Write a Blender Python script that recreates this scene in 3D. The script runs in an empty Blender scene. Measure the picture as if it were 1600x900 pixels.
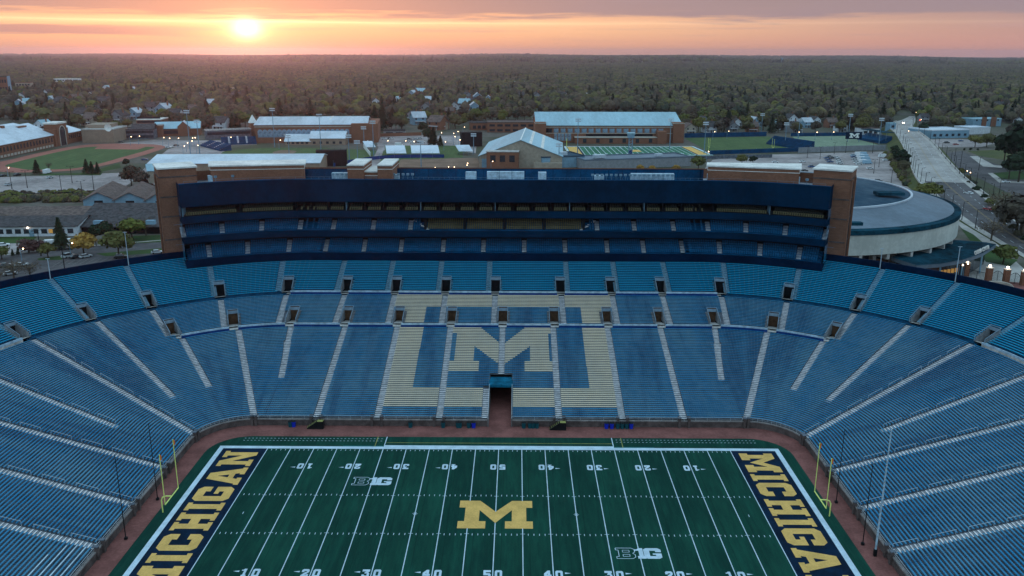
import bpy, math, random
from mathutils import Vector, Matrix
from mathutils.geometry import tessellate_polygon
random.seed(7)
S = bpy.context.scene
# ------------------------------------------------------------------ camera
CX, CY, CZ, F = 3.4226, -128.8995, 75.8007, 1327.913
PITCH, YAW, ROLL = 0.2710645, 0.0057322, 0.0028151
cd = bpy.data.cameras.new('camera'); cam = bpy.data.objects.new('camera', cd)
S.collection.objects.link(cam); S.camera = cam
cd.sensor_fit = 'HORIZONTAL'; cd.sensor_width = 36.0; cd.lens = 36.0 * F / 1600.0
cd.clip_start = 1.0; cd.clip_end = 60000.0
cam.matrix_world = (Matrix.Translation((CX, CY, CZ)) @ Matrix.Rotation(YAW, 4, 'Z')
                    @ Matrix.Rotation(math.pi/2 - PITCH, 4, 'X') @ Matrix.Rotation(ROLL, 4, 'Z'))

def ray(px, py):
    a = px - 800.0; b = 450.0 - py
    cr, sr = math.cos(ROLL), math.sin(ROLL)
    u = (a*cr + b*sr)/F; v = (-a*sr + b*cr)/F
    cp, sp = math.cos(PITCH), math.sin(PITCH)
    x = u; y = cp + v*sp; z = -sp + v*cp
    c, s = math.cos(YAW), math.sin(YAW)
    return Vector((x*c - y*s, x*s + y*c, z))
def G(px, py, z=0.0):
    """world point at height z that the photo shows at a given picture position"""
    d = ray(px, py); t = (z - CZ)/d.z
    return Vector((CX + d.x*t, CY + d.y*t, z))
def HT(px, py, P):
    """height of something standing at ground point P whose top shows at px, py"""
    d = ray(px, py); D = math.hypot(P[0]-CX, P[1]-CY); return CZ + d.z/math.hypot(d.x, d.y)*D
def proj(P):
    x = P[0]-CX; y = P[1]-CY; z = P[2]-CZ
    c, s = math.cos(YAW), math.sin(YAW); x, y = x*c + y*s, -x*s + y*c
    cp, sp = math.cos(PITCH), math.sin(PITCH)
    D = y*cp - z*sp; U = y*sp + z*cp
    if D < 1: return (-9999, 9999)
    return (800 + F*x/D, 450 - F*U/D)

# ------------------------------------------------------------------ world
SUN = ray(383, 47).normalized()
SUN_EL = math.asin(SUN.z); SUN_AZ = math.atan2(SUN.x, SUN.y)
W = bpy.data.worlds.new('World'); S.world = W; W.use_nodes = True
wt = W.node_tree; wt.nodes.clear()
class NB:
    def __init__(s, t): s.t = t
    def n(s, typ, **k):
        q = s.t.nodes.new(typ)
        for a, b in k.items(): setattr(q, a, b)
        return q
    def put(s, sock, v):
        if v is None: return
        if isinstance(v, bpy.types.NodeSocket): s.t.links.new(v, sock)
        elif isinstance(v, (tuple, list)) and len(v) == 3 and sock.type == 'RGBA': sock.default_value = (*v, 1)
        else: sock.default_value = v
    def m(s, op, a, b=None, c=None, clamp=False):
        q = s.n('ShaderNodeMath', operation=op, use_clamp=clamp)
        for i, v in enumerate((a, b, c)): s.put(q.inputs[i], v)
        return q.outputs[0]
    def mix(s, f, a, b, mode='MIX'):
        q = s.n('ShaderNodeMixRGB', blend_type=mode)
        s.put(q.inputs[0], f); s.put(q.inputs[1], a); s.put(q.inputs[2], b); return q.outputs[0]
    def sm(s, v, lo, hi, to0=0.0, to1=1.0):
        q = s.n('ShaderNodeMapRange', interpolation_type='SMOOTHSTEP')
        s.put(q.inputs[0], v); q.inputs[1].default_value = lo; q.inputs[2].default_value = hi
        q.inputs[3].default_value = to0; q.inputs[4].default_value = to1; return q.outputs[0]
    def ramp(s, v, stops):
        q = s.n('ShaderNodeValToRGB'); s.put(q.inputs[0], v); e = q.color_ramp.elements
        while len(e) < len(stops): e.new(0.5)
        for i, (p, c) in enumerate(stops): e[i].position = p; e[i].color = (*c, 1)
        return q.outputs[0]
    def noise(s, vec, scale, detail=4, rough=.55):
        q = s.n('ShaderNodeTexNoise'); s.put(q.inputs['Vector'], vec)
        q.inputs['Scale'].default_value = scale; q.inputs['Detail'].default_value = detail
        q.inputs['Roughness'].default_value = rough; return q.outputs[0]
    def vec(s, x, y, z=0.0):
        q = s.n('ShaderNodeCombineXYZ'); s.put(q.inputs[0], x); s.put(q.inputs[1], y); s.put(q.inputs[2], z); return q.outputs[0]
b = NB(wt)
tc = b.n('ShaderNodeTexCoord'); sp_ = b.n('ShaderNodeSeparateXYZ'); wt.links.new(tc.outputs['Generated'], sp_.inputs[0])
X, Y, Z = sp_.outputs
el = Z; az = b.m('ARCTAN2', X, Y)
n1 = b.noise(b.vec(b.m('MULTIPLY', az, 2.6), b.m('MULTIPLY', el, 48)), 2.2, 6, .6)
n2 = b.noise(b.vec(b.m('MULTIPLY', az, 2.2), b.m('MULTIPLY', el, 75), 4.0), 2.0, 5, .6)
n3 = b.noise(b.vec(b.m('MULTIPLY', az, 1.4), b.m('MULTIPLY', el, 9), 9.0), 2.0, 4, .5)
clear = b.ramp(b.m('MULTIPLY', el, 12, clamp=True), [(0.0, (.66, .315, .20)), (.12, (.76, .39, .235)), (.26, (.84, .48, .27)), (.45, (.78, .44, .27)), (1, (.42, .30, .31))])
dull = b.ramp(b.m('MULTIPLY', el, 12, clamp=True), [(0.0, (.60, .27, .22)), (.2, (.48, .26, .24)), (.5, (.31, .225, .25)), (1, (.21, .19, .26))])
right = b.sm(az, -.05, .62)
clear = b.mix(b.m('MULTIPLY', right, .9), clear, dull)
deckh = b.m('ADD', el, b.m('MULTIPLY', b.m('SUBTRACT', n1, .5), .042))
deck = b.sm(deckh, .0325, .0425)
deckcol = b.mix(b.sm(el, .03, .075), (.34, .25, .26), (.21, .175, .215))
deckcol = b.mix(b.sm(n3, .35, .65), deckcol, (.28, .22, .26))
strip = b.m('MULTIPLY', b.sm(b.m('ABSOLUTE', b.m('SUBTRACT', b.m('ADD', el, b.m('MULTIPLY', b.m('SUBTRACT', n2, .5), .012)), .0205)), .0035, .0062, 1, 0), b.sm(az, -.44, -.31, 1, 0))
strip2 = b.m('MULTIPLY', b.m('MULTIPLY', b.sm(n2, .50, .66), b.sm(el, .006, .02)), b.sm(el, .03, .05, 1, 0))
sky = b.mix(b.m('MULTIPLY', strip, .95), clear, (.37, .235, .24))
sky = b.mix(b.m('MULTIPLY', strip2, .45), sky, (.48, .29, .28))
sky = b.mix(b.m('MULTIPLY', deck, .97), sky, deckcol)
# glow of the sun low over the horizon: the disc sits half in thin cloud
da = b.m('SUBTRACT', az, SUN_AZ); de = b.m('SUBTRACT', el, SUN.z)
r2 = b.m('ADD', b.m('MULTIPLY', b.m('MULTIPLY', da, da), .42), b.m('MULTIPLY', de, de))
rr = b.m('SQRT', r2)
core = b.m('EXPONENT', b.m('MULTIPLY', r2, -1/(.0085**2)))
halo = b.m('EXPONENT', b.m('MULTIPLY', rr, -1/.0145))
wide = b.m('EXPONENT', b.m('MULTIPLY', rr, -1/.085))
band = b.m('MULTIPLY', b.m('EXPONENT', b.m('MULTIPLY', b.m('ABSOLUTE', b.m('SUBTRACT', b.m('ADD', el, b.m('MULTIPLY', b.m('SUBTRACT', n2, .5), .006)), .0305)), -1/.0026)), b.m('EXPONENT', b.m('MULTIPLY', b.m('ABSOLUTE', b.m('ADD', da, -.02)), -1/.34)))
veil = b.m('SUBTRACT', 1, b.m('MULTIPLY', deck, .72))
def scl(f, c): return b.mix(1.0, c, b.vec(f, f, f), 'MULTIPLY')
sky = b.mix(1, sky, scl(core, (1.9, 1.5, .85)), 'ADD')
sky = b.mix(1, sky, scl(b.m('MULTIPLY', halo, b.m('SUBTRACT', 1, b.m('MULTIPLY', deck, .45))), (1.6, .72, .26)), 'ADD')
sky = b.mix(1, sky, scl(b.m('MULTIPLY', wide, veil), (.20, .10, .03)), 'ADD')
sky = b.mix(1, sky, scl(b.m('MULTIPLY', band, veil), (.55, .47, .25)), 'ADD')
# the cloudy dome overhead, cooler away from the sun
back = b.sm(b.m('COSINE', da), -.2, .75)
low = b.mix(back, (.30, .38, .50), sky)
nd = b.noise(b.vec(X, Y, b.m('MULTIPLY', Z, 2)), 2.2, 5)
dome = b.mix(b.sm(nd, .35, .65), (.405, .665, .87), (.49, .715, .845))
DOME_K = 1.12
dome = b.mix(1, dome, (DOME_K, DOME_K, DOME_K), 'MULTIPLY')
skyc = b.mix(b.sm(el, .075, .30), low, dome)
skyc = b.mix(1, skyc, (10, 10, 10), 'MULTIPLY')
nis = b.n('ShaderNodeTexSky', sky_type='NISHITA', sun_disc=False)
nis.sun_elevation = SUN_EL; nis.sun_rotation = SUN_AZ
nis.air_density = 1.2; nis.dust_density = 2.0
skyc = b.mix(.3, skyc, nis.outputs[0], 'ADD')
bg = b.n('ShaderNodeBackground'); wt.links.new(skyc, bg.inputs[0]); bg.inputs[1].default_value = .1
wo = b.n('ShaderNodeOutputWorld'); wt.links.new(bg.outputs[0], wo.inputs[0])

sl = bpy.data.lights.new('sun', 'SUN'); sl.energy = .3; sl.angle = math.radians(.6); sl.color = (1, .36, .24)
so = bpy.data.objects.new('sun', sl); S.collection.objects.link(so)
so.rotation_euler = (-SUN).to_track_quat('-Z', 'Y').to_euler()
so.location = (0, 0, 200)
vs = S.view_settings
vs.view_transform = 'Standard'; vs.look = 'None'; vs.gamma = 1; vs.exposure = .16; vs.use_curve_mapping = False
S.cycles.use_denoising = True
S.cycles.volume_bounces = 0; S.cycles.max_bounces = 5; S.cycles.diffuse_bounces = 3; S.cycles.transparent_max_bounces = 8
S.cycles.volume_max_steps = 64

# ------------------------------------------------------------------ materials
def mat(name, col, rough=.75, var=.18, scale=.35, kind='obj', col2=None, metal=0.0, emit=None, spec=.12, bump=0.0, stretch=None):
    m = bpy.data.materials.new(name); m.use_nodes = True; t = m.node_tree; q = NB(t)
    bs = t.nodes['Principled BSDF']; bs.inputs['Roughness'].default_value = rough
    bs.inputs['Metallic'].default_value = metal; bs.inputs['Specular IOR Level'].default_value = spec
    tcn = q.n('ShaderNodeTexCoord'); vec = tcn.outputs['Object']
    if kind == 'uv': vec = tcn.outputs['UV']
    if stretch:
        mp = q.n('ShaderNodeMapping'); t.links.new(vec, mp.inputs[0]); mp.inputs['Scale'].default_value = stretch; vec = mp.outputs[0]
    n = q.noise(vec, scale, 6, .6); nf = q.noise(vec, scale*9, 3, .6)
    mixv = q.m('ADD', q.m('MULTIPLY', n, .65), q.m('MULTIPLY', nf, .35))
    c2 = col2 if col2 else tuple(x*(1-var*1.6) for x in col); c1 = tuple(min(1, x*(1+var*.6)) for x in col) if not col2 else col
    f = q.sm(mixv, .36, .64)
    out = q.mix(f, c2, c1)
    t.links.new(out, bs.inputs['Base Color'])
    if bump:
        bp = q.n('ShaderNodeBump'); bp.inputs['Strength'].default_value = bump; bp.inputs['Distance'].default_value = .05
        t.links.new(nf, bp.inputs['Height']); t.links.new(bp.outputs[0], bs.inputs['Normal'])
    if emit:
        bs.inputs['Emission Color'].default_value = (*emit[0], 1); bs.inputs['Emission Strength'].default_value = emit[1]
    m['q'] = 1
    return m
def brickmat(name, c1, c2, mortar, scale=1.0):
    m = mat(name, c1, .85); t = m.node_tree; q = NB(t); bs = t.nodes['Principled BSDF']
    br = q.n('ShaderNodeTexBrick'); tcn = q.n('ShaderNodeTexCoord'); g = q.n('ShaderNodeNewGeometry')
    sx = q.n('ShaderNodeSeparateXYZ'); t.links.new(tcn.outputs['Object'], sx.inputs[0])
    t.links.new(q.vec(q.m('ADD', sx.outputs[0], sx.outputs[1]), sx.outputs[2]), br.inputs[0])
    br.inputs['Scale'].default_value = scale; br.inputs['Color1'].default_value = (*c1, 1); br.inputs['Color2'].default_value = (*c2, 1)
    br.inputs['Mortar'].default_value = (*mortar, 1); br.inputs['Mortar Size'].default_value = .012
    n = q.noise(tcn.outputs['Object'], .25, 5)
    out = q.mix(q.sm(n, .3, .7, 0, .45), br.outputs[0], tuple(x*.6 for x in c1))
    t.links.new(out, bs.inputs['Base Color']); return m
M = {}
M['concrete'] = mat('weathered_concrete', (.125, .14, .17), .9, .3, .5)  # toned down so the terrace gaps carry the shade under the benches
M['concrete_pale'] = mat('pale_concrete', (.52, .49, .47), .9, .25, .6)
M['concrete_dark'] = mat('stained_concrete', (.16, .14, .14), .9, .3, .6)
M['blue_concrete'] = mat('blue_painted_concrete', (.004, .06, .13), .8, .3, .6)
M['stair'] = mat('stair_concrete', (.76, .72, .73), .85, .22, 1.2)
M['stair_mid'] = mat('shade_grey_stair_tread', (.27, .28, .31), .85, .25, 1.2)  # grey for every second tread, painting in the shade bands between steps
M['stair_dark'] = mat('shade_dark_stair_riser', (.20, .22, .26), .85, .25, 1.2)  # riser shading put into the colour, darker than the treads
M['stair_blue'] = mat('stair_blue_grey', (.16, .40, .55), .8, .3, 2.2)
M['navy'] = mat('navy_cladding', (.0008, .019, .048), .8, .25, .08, spec=.03)
M['navy_dark'] = mat('dark_navy_fascia', (.0008, .012, .037), .8, .25, .1, spec=.03)
M['navy_mid'] = mat('navy_screen', (.002, .055, .135), .8, .25, .3, spec=.05)
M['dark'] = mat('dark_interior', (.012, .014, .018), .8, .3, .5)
M['black'] = mat('black_metal', (.012, .013, .015), .5, .2, 1)
M['white'] = mat('white_paint', (.78, .78, .76), .5, .1, .5)
M['roofwhite'] = mat('white_roof_membrane', (.74, .70, .66), .7, .16, .25)
M['brick'] = brickmat('brown_brick', (.27, .115, .07), (.19, .08, .05), (.2, .14, .11), 1.2)
M['brick_tan'] = brickmat('tan_brick', (.34, .25, .19), (.28, .2, .15), (.3, .25, .2), 1.2)
M['stone'] = mat('limestone', (.48, .43, .37), .85, .15, .5)
M['glass_blue'] = mat('blue_glass', (.02, .17, .30), .15, .3, .2, spec=.6)
M['window'] = mat('window_glass', (.02, .03, .045), .12, .3, .4, spec=.7)
M['window_sky'] = mat('pale_window_glass', (.22, .32, .42), .2, .35, .4, spec=.6)
M['lit'] = mat('lit_window', (.6, .35, .1), .5, emit=((1, .42, .08), .18))
M['lamp'] = mat('lamp_glow', (1, .8, .6), .5, emit=((1, .62, .34), 9))
M['lampw'] = mat('lamp_glow_pale', (1, .95, .85), .5, emit=((1, .80, .62), 12))
M['tail'] = mat('tail_light', (.8, .05, .02), .4, emit=((1, .10, .04), 3))
M['roofblue'] = mat('pale_blue_metal_roof', (.27, .44, .52), .5, .14, .05, spec=.4, stretch=(1, .15, 1))
M['roofgrey'] = mat('grey_metal_roof', (.46, .50, .56), .5, .18, .04, spec=.4, stretch=(1, .2, 1))
M['roofice'] = mat('icy_blue_roof', (.56, .61, .68), .5, .14, .05, spec=.4)
M['roofdark'] = mat('dark_shingle', (.075, .07, .075), .9, .35, .6)
M['roofbrown'] = mat('brown_shingle', (.15, .11, .10), .9, .3, .6)
M['siding'] = mat('white_siding', (.60, .62, .66), .8, .12, .5)
M['sidingblue'] = mat('blue_siding', (.20, .33, .43), .8, .12, .5)
M['sidingtan'] = mat('tan_siding', (.36, .30, .24), .8, .14, .5)
M['sidinggrey'] = mat('grey_siding', (.25, .26, .28), .8, .14, .5)
M['asphalt'] = mat('asphalt', (.105, .095, .10), .9, .28, .03)
M['asphalt_pale'] = mat('worn_asphalt', (.33, .28, .275), .9, .28, .03)
M['deck'] = mat('bridge_deck_concrete', (.37, .335, .32), .88, .2, .03)
M['sidewalk'] = mat('pavement_concrete', (.42, .385, .36), .9, .18, .08)
M['paintw'] = mat('white_line_paint', (.60, .66, .70), .8, .2, .4)
M['painty'] = mat('yellow_line_paint', (.40, .27, .12), .8, .2, .4)
M['grass'] = mat('lawn_grass', (.042, .085, .022), .95, .4, .08, col2=(.03, .052, .02))
M['grass_dry'] = mat('rough_grass', (.095, .095, .035), .95, .4, .05, col2=(.055, .07, .028))
M['clay'] = mat('clay_track', (.34, .13, .10), .9, .14, .05)
M['dirt'] = mat('bare_dirt', (.22, .14, .10), .95, .2, .1)
M['brickpath'] = mat('red_brick_path', (.22, .085, .075), .9, .22, .25, bump=.2)
M['maize'] = mat('maize_paint', (.72, .42, .125), .85, .13, .35)
M['navyturf'] = mat('navy_turf_paint', (.001, .014, .038), .9, .3, .4)
M['turfwhite'] = mat('white_turf_paint', (.52, .63, .72), .9, .12, .5)
M['turfteal'] = mat('teal_turf_patch', (.012, .13, .13), .9, .2, .5)
M['dash'] = mat('dull_yellow_turf_line', (.32, .30, .10), .9, .2, .5)
M['post_yellow'] = mat('yellow_goalpost_paint', (.75, .80, .22), .4, .08, 1)
M['orange'] = mat('orange_ribbon', (.75, .16, .04), .7, .1, 1)
M['rail'] = mat('galvanised_rail', (.50, .56, .62), .45, .12, 1, metal=.3)
M['frame'] = mat('grey_blue_rail_frame', (.22, .30, .38), .6, .15, 1)
M['pole_blue'] = mat('blue_grey_pole', (.16, .26, .34), .5, .15, 1)
M['trunk'] = mat('bark', (.075, .055, .042), .95, .3, 1.5)
M['seat_navy'] = mat('navy_stadium_seat', (.002, .085, .20), .5, .2, .6)
M['seat_gold'] = mat('gold_club_seat', (.12, .10, .055), .6, .2, .6)
M['seat_grey'] = mat('grey_club_seat', (.03, .033, .03), .6, .3, .6)
M['bin'] = mat('dark_green_bin', (.008, .07, .09), .5, .1, 1)
M['binblue'] = mat('blue_bin', (.01, .03, .45), .5, .1, 1)
M['domedark'] = mat('dark_blue_roof_membrane', (.018, .048, .08), .9, .6, .035, col2=(.06, .095, .13), spec=.06)
M['domegrey'] = mat('slate_metal_roof', (.13, .165, .21), .55, .15, .06)
M['bandpale'] = mat('pale_precast', (.52, .52, .48), .8, .12, .1)
M['canopyteal'] = mat('teal_metal_roof', (.008, .050, .078), .95, .5, .08, spec=.03)
for nm, c in {'silver': (.42, .44, .46), 'white': (.72, .74, .76), 'black': (.012, .013, .016), 'red': (.35, .02, .02), 'blue': (.02, .07, .20), 'grey': (.10, .11, .12), 'pale blue': (.28, .45, .58)}.items():
    M['car_'+nm] = mat('car_paint_'+nm.replace(' ', '_'), c, .3, .05, 1, spec=.6)

def benchmat(name, base, fade, amt, dark=None):
    m = mat(name, base, .7, spec=.08); t = m.node_tree; q = NB(t); bs = t.nodes['Principled BSDF']
    tcn = q.n('ShaderNodeTexCoord'); sx = q.n('ShaderNodeSeparateXYZ'); t.links.new(tcn.outputs['UV'], sx.inputs[0])
    u, v = sx.outputs[0], sx.outputs[1]
    big = q.noise(q.vec(q.m('MULTIPLY', u, .055), q.m('MULTIPLY', v, .03)), 1.0, 5, .62)
    streak = q.noise(q.vec(q.m('MULTIPLY', u, .55), q.m('MULTIPLY', v, .035), 3), 1.0, 4, .6)
    rowv = q.noise(q.vec(q.m('MULTIPLY', u, .03), q.m('MULTIPLY', v, .9), 7), 1.0, 3, .6)
    fine = q.noise(q.vec(q.m('MULTIPLY', u, 2.6), q.m('MULTIPLY', v, 1.7), 5), 1.0, 3, .7)
    f = q.m('ADD', q.m('ADD', q.m('MULTIPLY', big, .45), q.m('MULTIPLY', streak, .2)), q.m('ADD', q.m('MULTIPLY', rowv, .17), q.m('MULTIPLY', fine, .18)))
    f = q.sm(f, .38, .62, 0, amt)
    col = q.mix(f, base, fade)
    if dark:
        dn = q.noise(q.vec(q.m('MULTIPLY', u, .16), q.m('MULTIPLY', v, .012), 11), 1.0, 5, .65)
        col = q.mix(q.sm(dn, .47, .66, 0, .85), col, dark)
    fr = q.m('FRACT', q.m('MULTIPLY', u, 1/.46))
    edge = q.m('LESS_THAN', fr, .16)
    col = q.mix(q.m('MULTIPLY', edge, .35), col, (.22, .33, .42))
    t.links.new(col, bs.inputs['Base Color']); return m
M['bench_blue'] = benchmat('faded_blue_bench', (.001, .165, .345), (.10, .25, .35), .8, dark=(.001, .085, .20))
M['bench_teal'] = benchmat('bright_blue_bench', (.002, .235, .43), (.012, .30, .48), .6)
M['bench_maize'] = benchmat('faded_maize_bench', (.78, .63, .45), (.58, .51, .41), .85)

def turfmat(name, a, c, stripes):
    m = mat(name, a, .95); t = m.node_tree; q = NB(t); bs = t.nodes['Principled BSDF']
    tcn = q.n('ShaderNodeTexCoord'); sx = q.n('ShaderNodeSeparateXYZ'); t.links.new(tcn.outputs['Object'], sx.inputs[0])
    st = q.m('LESS_THAN', q.m('FRACT', q.m('DIVIDE', sx.outputs[0], stripes*2)), .5)
    n = q.noise(q.vec(q.m('MULTIPLY', sx.outputs[0], 1.2), q.m('MULTIPLY', sx.outputs[1], .12)), 1.3, 5, .65)
    n2_ = q.noise(tcn.outputs['Object'], .09, 5)
    nf = q.noise(tcn.outputs['Object'], 5.0, 3, .7)
    f = q.m('ADD', q.m('ADD', q.m('MULTIPLY', n, .4), q.m('MULTIPLY', n2_, .25)), q.m('ADD', q.m('MULTIPLY', nf, .3), q.m('MULTIPLY', st, .05)))
    col = q.mix(q.sm(f, .40, .62), a, c); ns = q.noise(q.vec(q.m('MULTIPLY', sx.outputs[0], .35), q.m('MULTIPLY', sx.outputs[1], .05), 3), 1.0, 6, .7); col = q.mix(q.sm(ns, .45, .72, 0, .45), col, tuple(x*1.7 for x in c)); seam = q.m('LESS_THAN', q.m('ABSOLUTE', q.m('SUBTRACT', q.m('FRACT', q.m('DIVIDE', sx.outputs[0], 4.572)), .25)), .012); col = q.mix(q.m('MULTIPLY', seam, .45), col, tuple(x*.5 for x in a)); t.links.new(col, bs.inputs['Base Color']); return m
M['turf'] = turfmat('artificial_turf', (.002, .031, .024), (.006, .053, .036), 9.144)
M['turf2'] = turfmat('practice_turf', (.03, .12, .075), (.045, .16, .09), 9.144)
M['turf3'] = turfmat('pale_soccer_turf', (.15, .20, .14), (.19, .24, .17), 9.144)
M['grassfield'] = turfmat('sports_lawn', (.052, .088, .034), (.075, .115, .042), 12.0)

def groundmat():
    m = mat('ground_cover', (.08, .08, .05), .95); t = m.node_tree; q = NB(t); bs = t.nodes['Principled BSDF']
    tcn = q.n('ShaderNodeTexCoord'); o = tcn.outputs['Object']
    n = q.noise(o, .012, 6, .6); nn = q.noise(o, .15, 4, .6); big = q.noise(o, .0012, 5, .6)
    c = q.mix(q.sm(n, .4, .6), (.15, .13, .115), (.065, .075, .042))
    c = q.mix(q.sm(nn, .35, .7, 0, .6), c, (.07, .055, .045))
    c = q.mix(q.sm(big, .4, .62, 0, .5), c, (.045, .05, .035))
    t.links.new(c, bs.inputs['Base Color']); return m
M['ground'] = groundmat()

def leafmat(name, cols):
    m = mat(name, cols[0], .95, spec=.1); t = m.node_tree; q = NB(t); bs = t.nodes['Principled BSDF']
    oi = q.n('ShaderNodeObjectInfo'); tcn = q.n('ShaderNodeTexCoord')
    st = [(i/(len(cols)-1), c) for i, c in enumerate(cols)]
    base = q.ramp(oi.outputs['Random'], st)
    n = q.noise(tcn.outputs['Object'], .45, 3, .7)
    col = q.mix(q.sm(n, .35, .68, 0, .65), base, q.mix(1, base, (1.75, 1.6, 1.3), 'MULTIPLY'))
    t.links.new(col, bs.inputs['Base Color'])
    return m
M['leaf'] = leafmat('spring_foliage', [(.050, .038, .033), (.085, .066, .046), (.055, .056, .030), (.125, .105, .055), (.032, .033, .032), (.095, .095, .042), (.064, .052, .046), (.030, .040, .030), (.110, .085, .066), (.044, .042, .038)])
M['leafgreen'] = leafmat('young_green_foliage', [(.085, .10, .028), (.11, .105, .035), (.09, .085, .035), (.075, .095, .03)])
M['leaforange'] = leafmat('orange_blossom_foliage', [(.26, .16, .045), (.30, .18, .05)])
M['leafplum'] = leafmat('plum_foliage', [(.06, .03, .035), (.08, .045, .045)])
M['needle'] = leafmat('dark_conifer', [(.012, .024, .015), (.020, .034, .020), (.016, .028, .020)])
M['twig'] = leafmat('bare_twigs', [(.10, .078, .062), (.075, .06, .052), (.12, .095, .07)])

# ------------------------------------------------------------------ mesh helpers
class MB:
    def __init__(s): s.v = []; s.f = []; s.m = []; s.uv = []
    def face(s, pts, mi=0, uv=None):
        i = len(s.v); s.v += [tuple(p) for p in pts]; s.f.append(tuple(range(i, i+len(pts)))); s.m.append(mi)
        s.uv.append(uv if uv else [(p[0], p[1]) for p in pts])
    def box(s, x0, x1, y0, y1, z0, z1, mi=0, T=None, top=None, nobottom=False):
        P = [Vector(p) for p in ((x0,y0,z0),(x1,y0,z0),(x1,y1,z0),(x0,y1,z0),(x0,y0,z1),(x1,y0,z1),(x1,y1,z1),(x0,y1,z1))]
        if T: P = [T @ p for p in P]
        for k, q in enumerate(((0,1,5,4),(1,2,6,5),(2,3,7,6),(3,0,4,7),(4,5,6,7),(3,2,1,0))):
            if k == 5 and nobottom: continue
            s.face([P[j] for j in q], (top if (k == 4 and top is not None) else mi))
    def tube(s, a, c, r, n=6, mi=0, r2=None):
        a = Vector(a); c = Vector(c); d = (c-a).normalized(); r2 = r if r2 is None else r2
        u = d.orthogonal().normalized(); w = d.cross(u)
        A = [a + (u*math.cos(2*math.pi*k/n) + w*math.sin(2*math.pi*k/n))*r for k in range(n)]
        B_ = [c + (u*math.cos(2*math.pi*k/n) + w*math.sin(2*math.pi*k/n))*r2 for k in range(n)]
        for k in range(n): s.face([A[k], A[(k+1)%n], B_[(k+1)%n], B_[k]], mi)
        s.face(B_, mi); s.face(A[::-1], mi)
    def prism(s, poly, z0, z1, mi=0, top=None, T=None, side=True):
        P0 = [Vector((p[0], p[1], z0)) for p in poly]; P1 = [Vector((p[0], p[1], z1)) for p in poly]
        if T: P0 = [T @ p for p in P0]; P1 = [T @ p for p in P1]
        n = len(poly)
        if side:
            for k in range(n): s.face([P0[k], P0[(k+1)%n], P1[(k+1)%n], P1[k]], mi)
        for tri in tessellate_polygon([P1]): s.face([P1[j] for j in tri], mi if top is None else top)
    def flat(s, poly, z, mi=0):
        P = [Vector((p[0], p[1], z)) for p in poly]
        for tri in tessellate_polygon([P]): 
            q = [P[j] for j in tri]
            if (q[1]-q[0]).cross(q[2]-q[0]).z < 0: q = q[::-1]
            s.face(q, mi)
    def ball(s, c, r, n=8, mi=0, sz=1):
        c = Vector(c); m_ = n//2
        def p(i, j):
            th = math.pi*i/m_; ph = 2*math.pi*j/n
            return c + Vector((r*math.sin(th)*math.cos(ph), r*math.sin(th)*math.sin(ph), r*sz*math.cos(th)))
        for i in range(m_):
            for j in range(n):
                q = [p(i, j), p(i+1, j), p(i+1, j+1), p(i, j+1)]
                if i == 0: q = [q[0], q[1], q[2]]
                elif i == m_-1: q = [q[0], q[1], q[3]]
                s.face(q, mi)
    def mesh(s, name, mats, smooth=False):
        me = bpy.data.meshes.new(name); me.from_pydata(s.v, [], s.f)
        for m_ in mats: me.materials.append(m_)
        if len(mats) > 1: me.polygons.foreach_set('material_index', s.m)
        uvl = me.uv_layers.new(name='UVMap'); flat_ = []
        for u in s.uv:
            for a in u: flat_ += [a[0], a[1]]
        uvl.data.foreach_set('uv', flat_)
        if smooth: me.polygons.foreach_set('use_smooth', [True]*len(me.polygons))
        me.update(); return me
    def build(s, name, mats, parent=None, world=False, smooth=False):
        if not isinstance(mats, (list, tuple)): mats = [mats]
        if world and parent is not None:
            l = parent.location
            s.v = [(p[0]-l[0], p[1]-l[1], p[2]-l[2]) for p in s.v]
        o = bpy.data.objects.new(name, s.mesh(name, mats, smooth)); S.collection.objects.link(o)
        if parent is not None: o.parent = parent
        return o
def tag(o, label=None, cat=None, group=None, kind=None):
    if label: o['label'] = label
    if cat: o['category'] = cat
    if group: o['group'] = group
    if kind: o['kind'] = kind
    return o
def thing(name, label, cat, loc=(0, 0, 0), rz=0.0, group=None):
    o = bpy.data.objects.new(name, None); S.collection.objects.link(o); o.empty_display_size = .5
    o.location = loc; o.rotation_euler = (0, 0, rz); return tag(o, label, cat, group)
def kids(o): return [c for c in bpy.data.objects if c.parent is o]
KID = {}
def copy_tree(o, parent=None):
    c = o.copy(); S.collection.objects.link(c); c.parent = parent
    if o.name not in KID: KID[o.name] = [x for x in bpy.data.objects if x.parent is o]
    for ch in list(KID[o.name]): copy_tree(ch, c)
    return c
def place(proto, loc, rz=0.0, sc=1.0, label=None, group=None, first=[]):
    """first use moves the source itself, later uses copy it"""
    if proto.name in first: o = copy_tree(proto)
    else:
        first.append(proto.name); o = proto
        KID[proto.name] = [x for x in bpy.data.objects if x.parent is proto]
    o.location = loc; o.rotation_euler = (0, 0, rz); o.scale = (sc, sc, sc) if not isinstance(sc, tuple) else sc
    if label: o['label'] = label
    if group: o['group'] = group
    return o
PROTOS = []
def RZ(a, x=0, y=0, z=0): return Matrix.Translation((x, y, z)) @ Matrix.Rotation(a, 4, 'Z')

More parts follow.
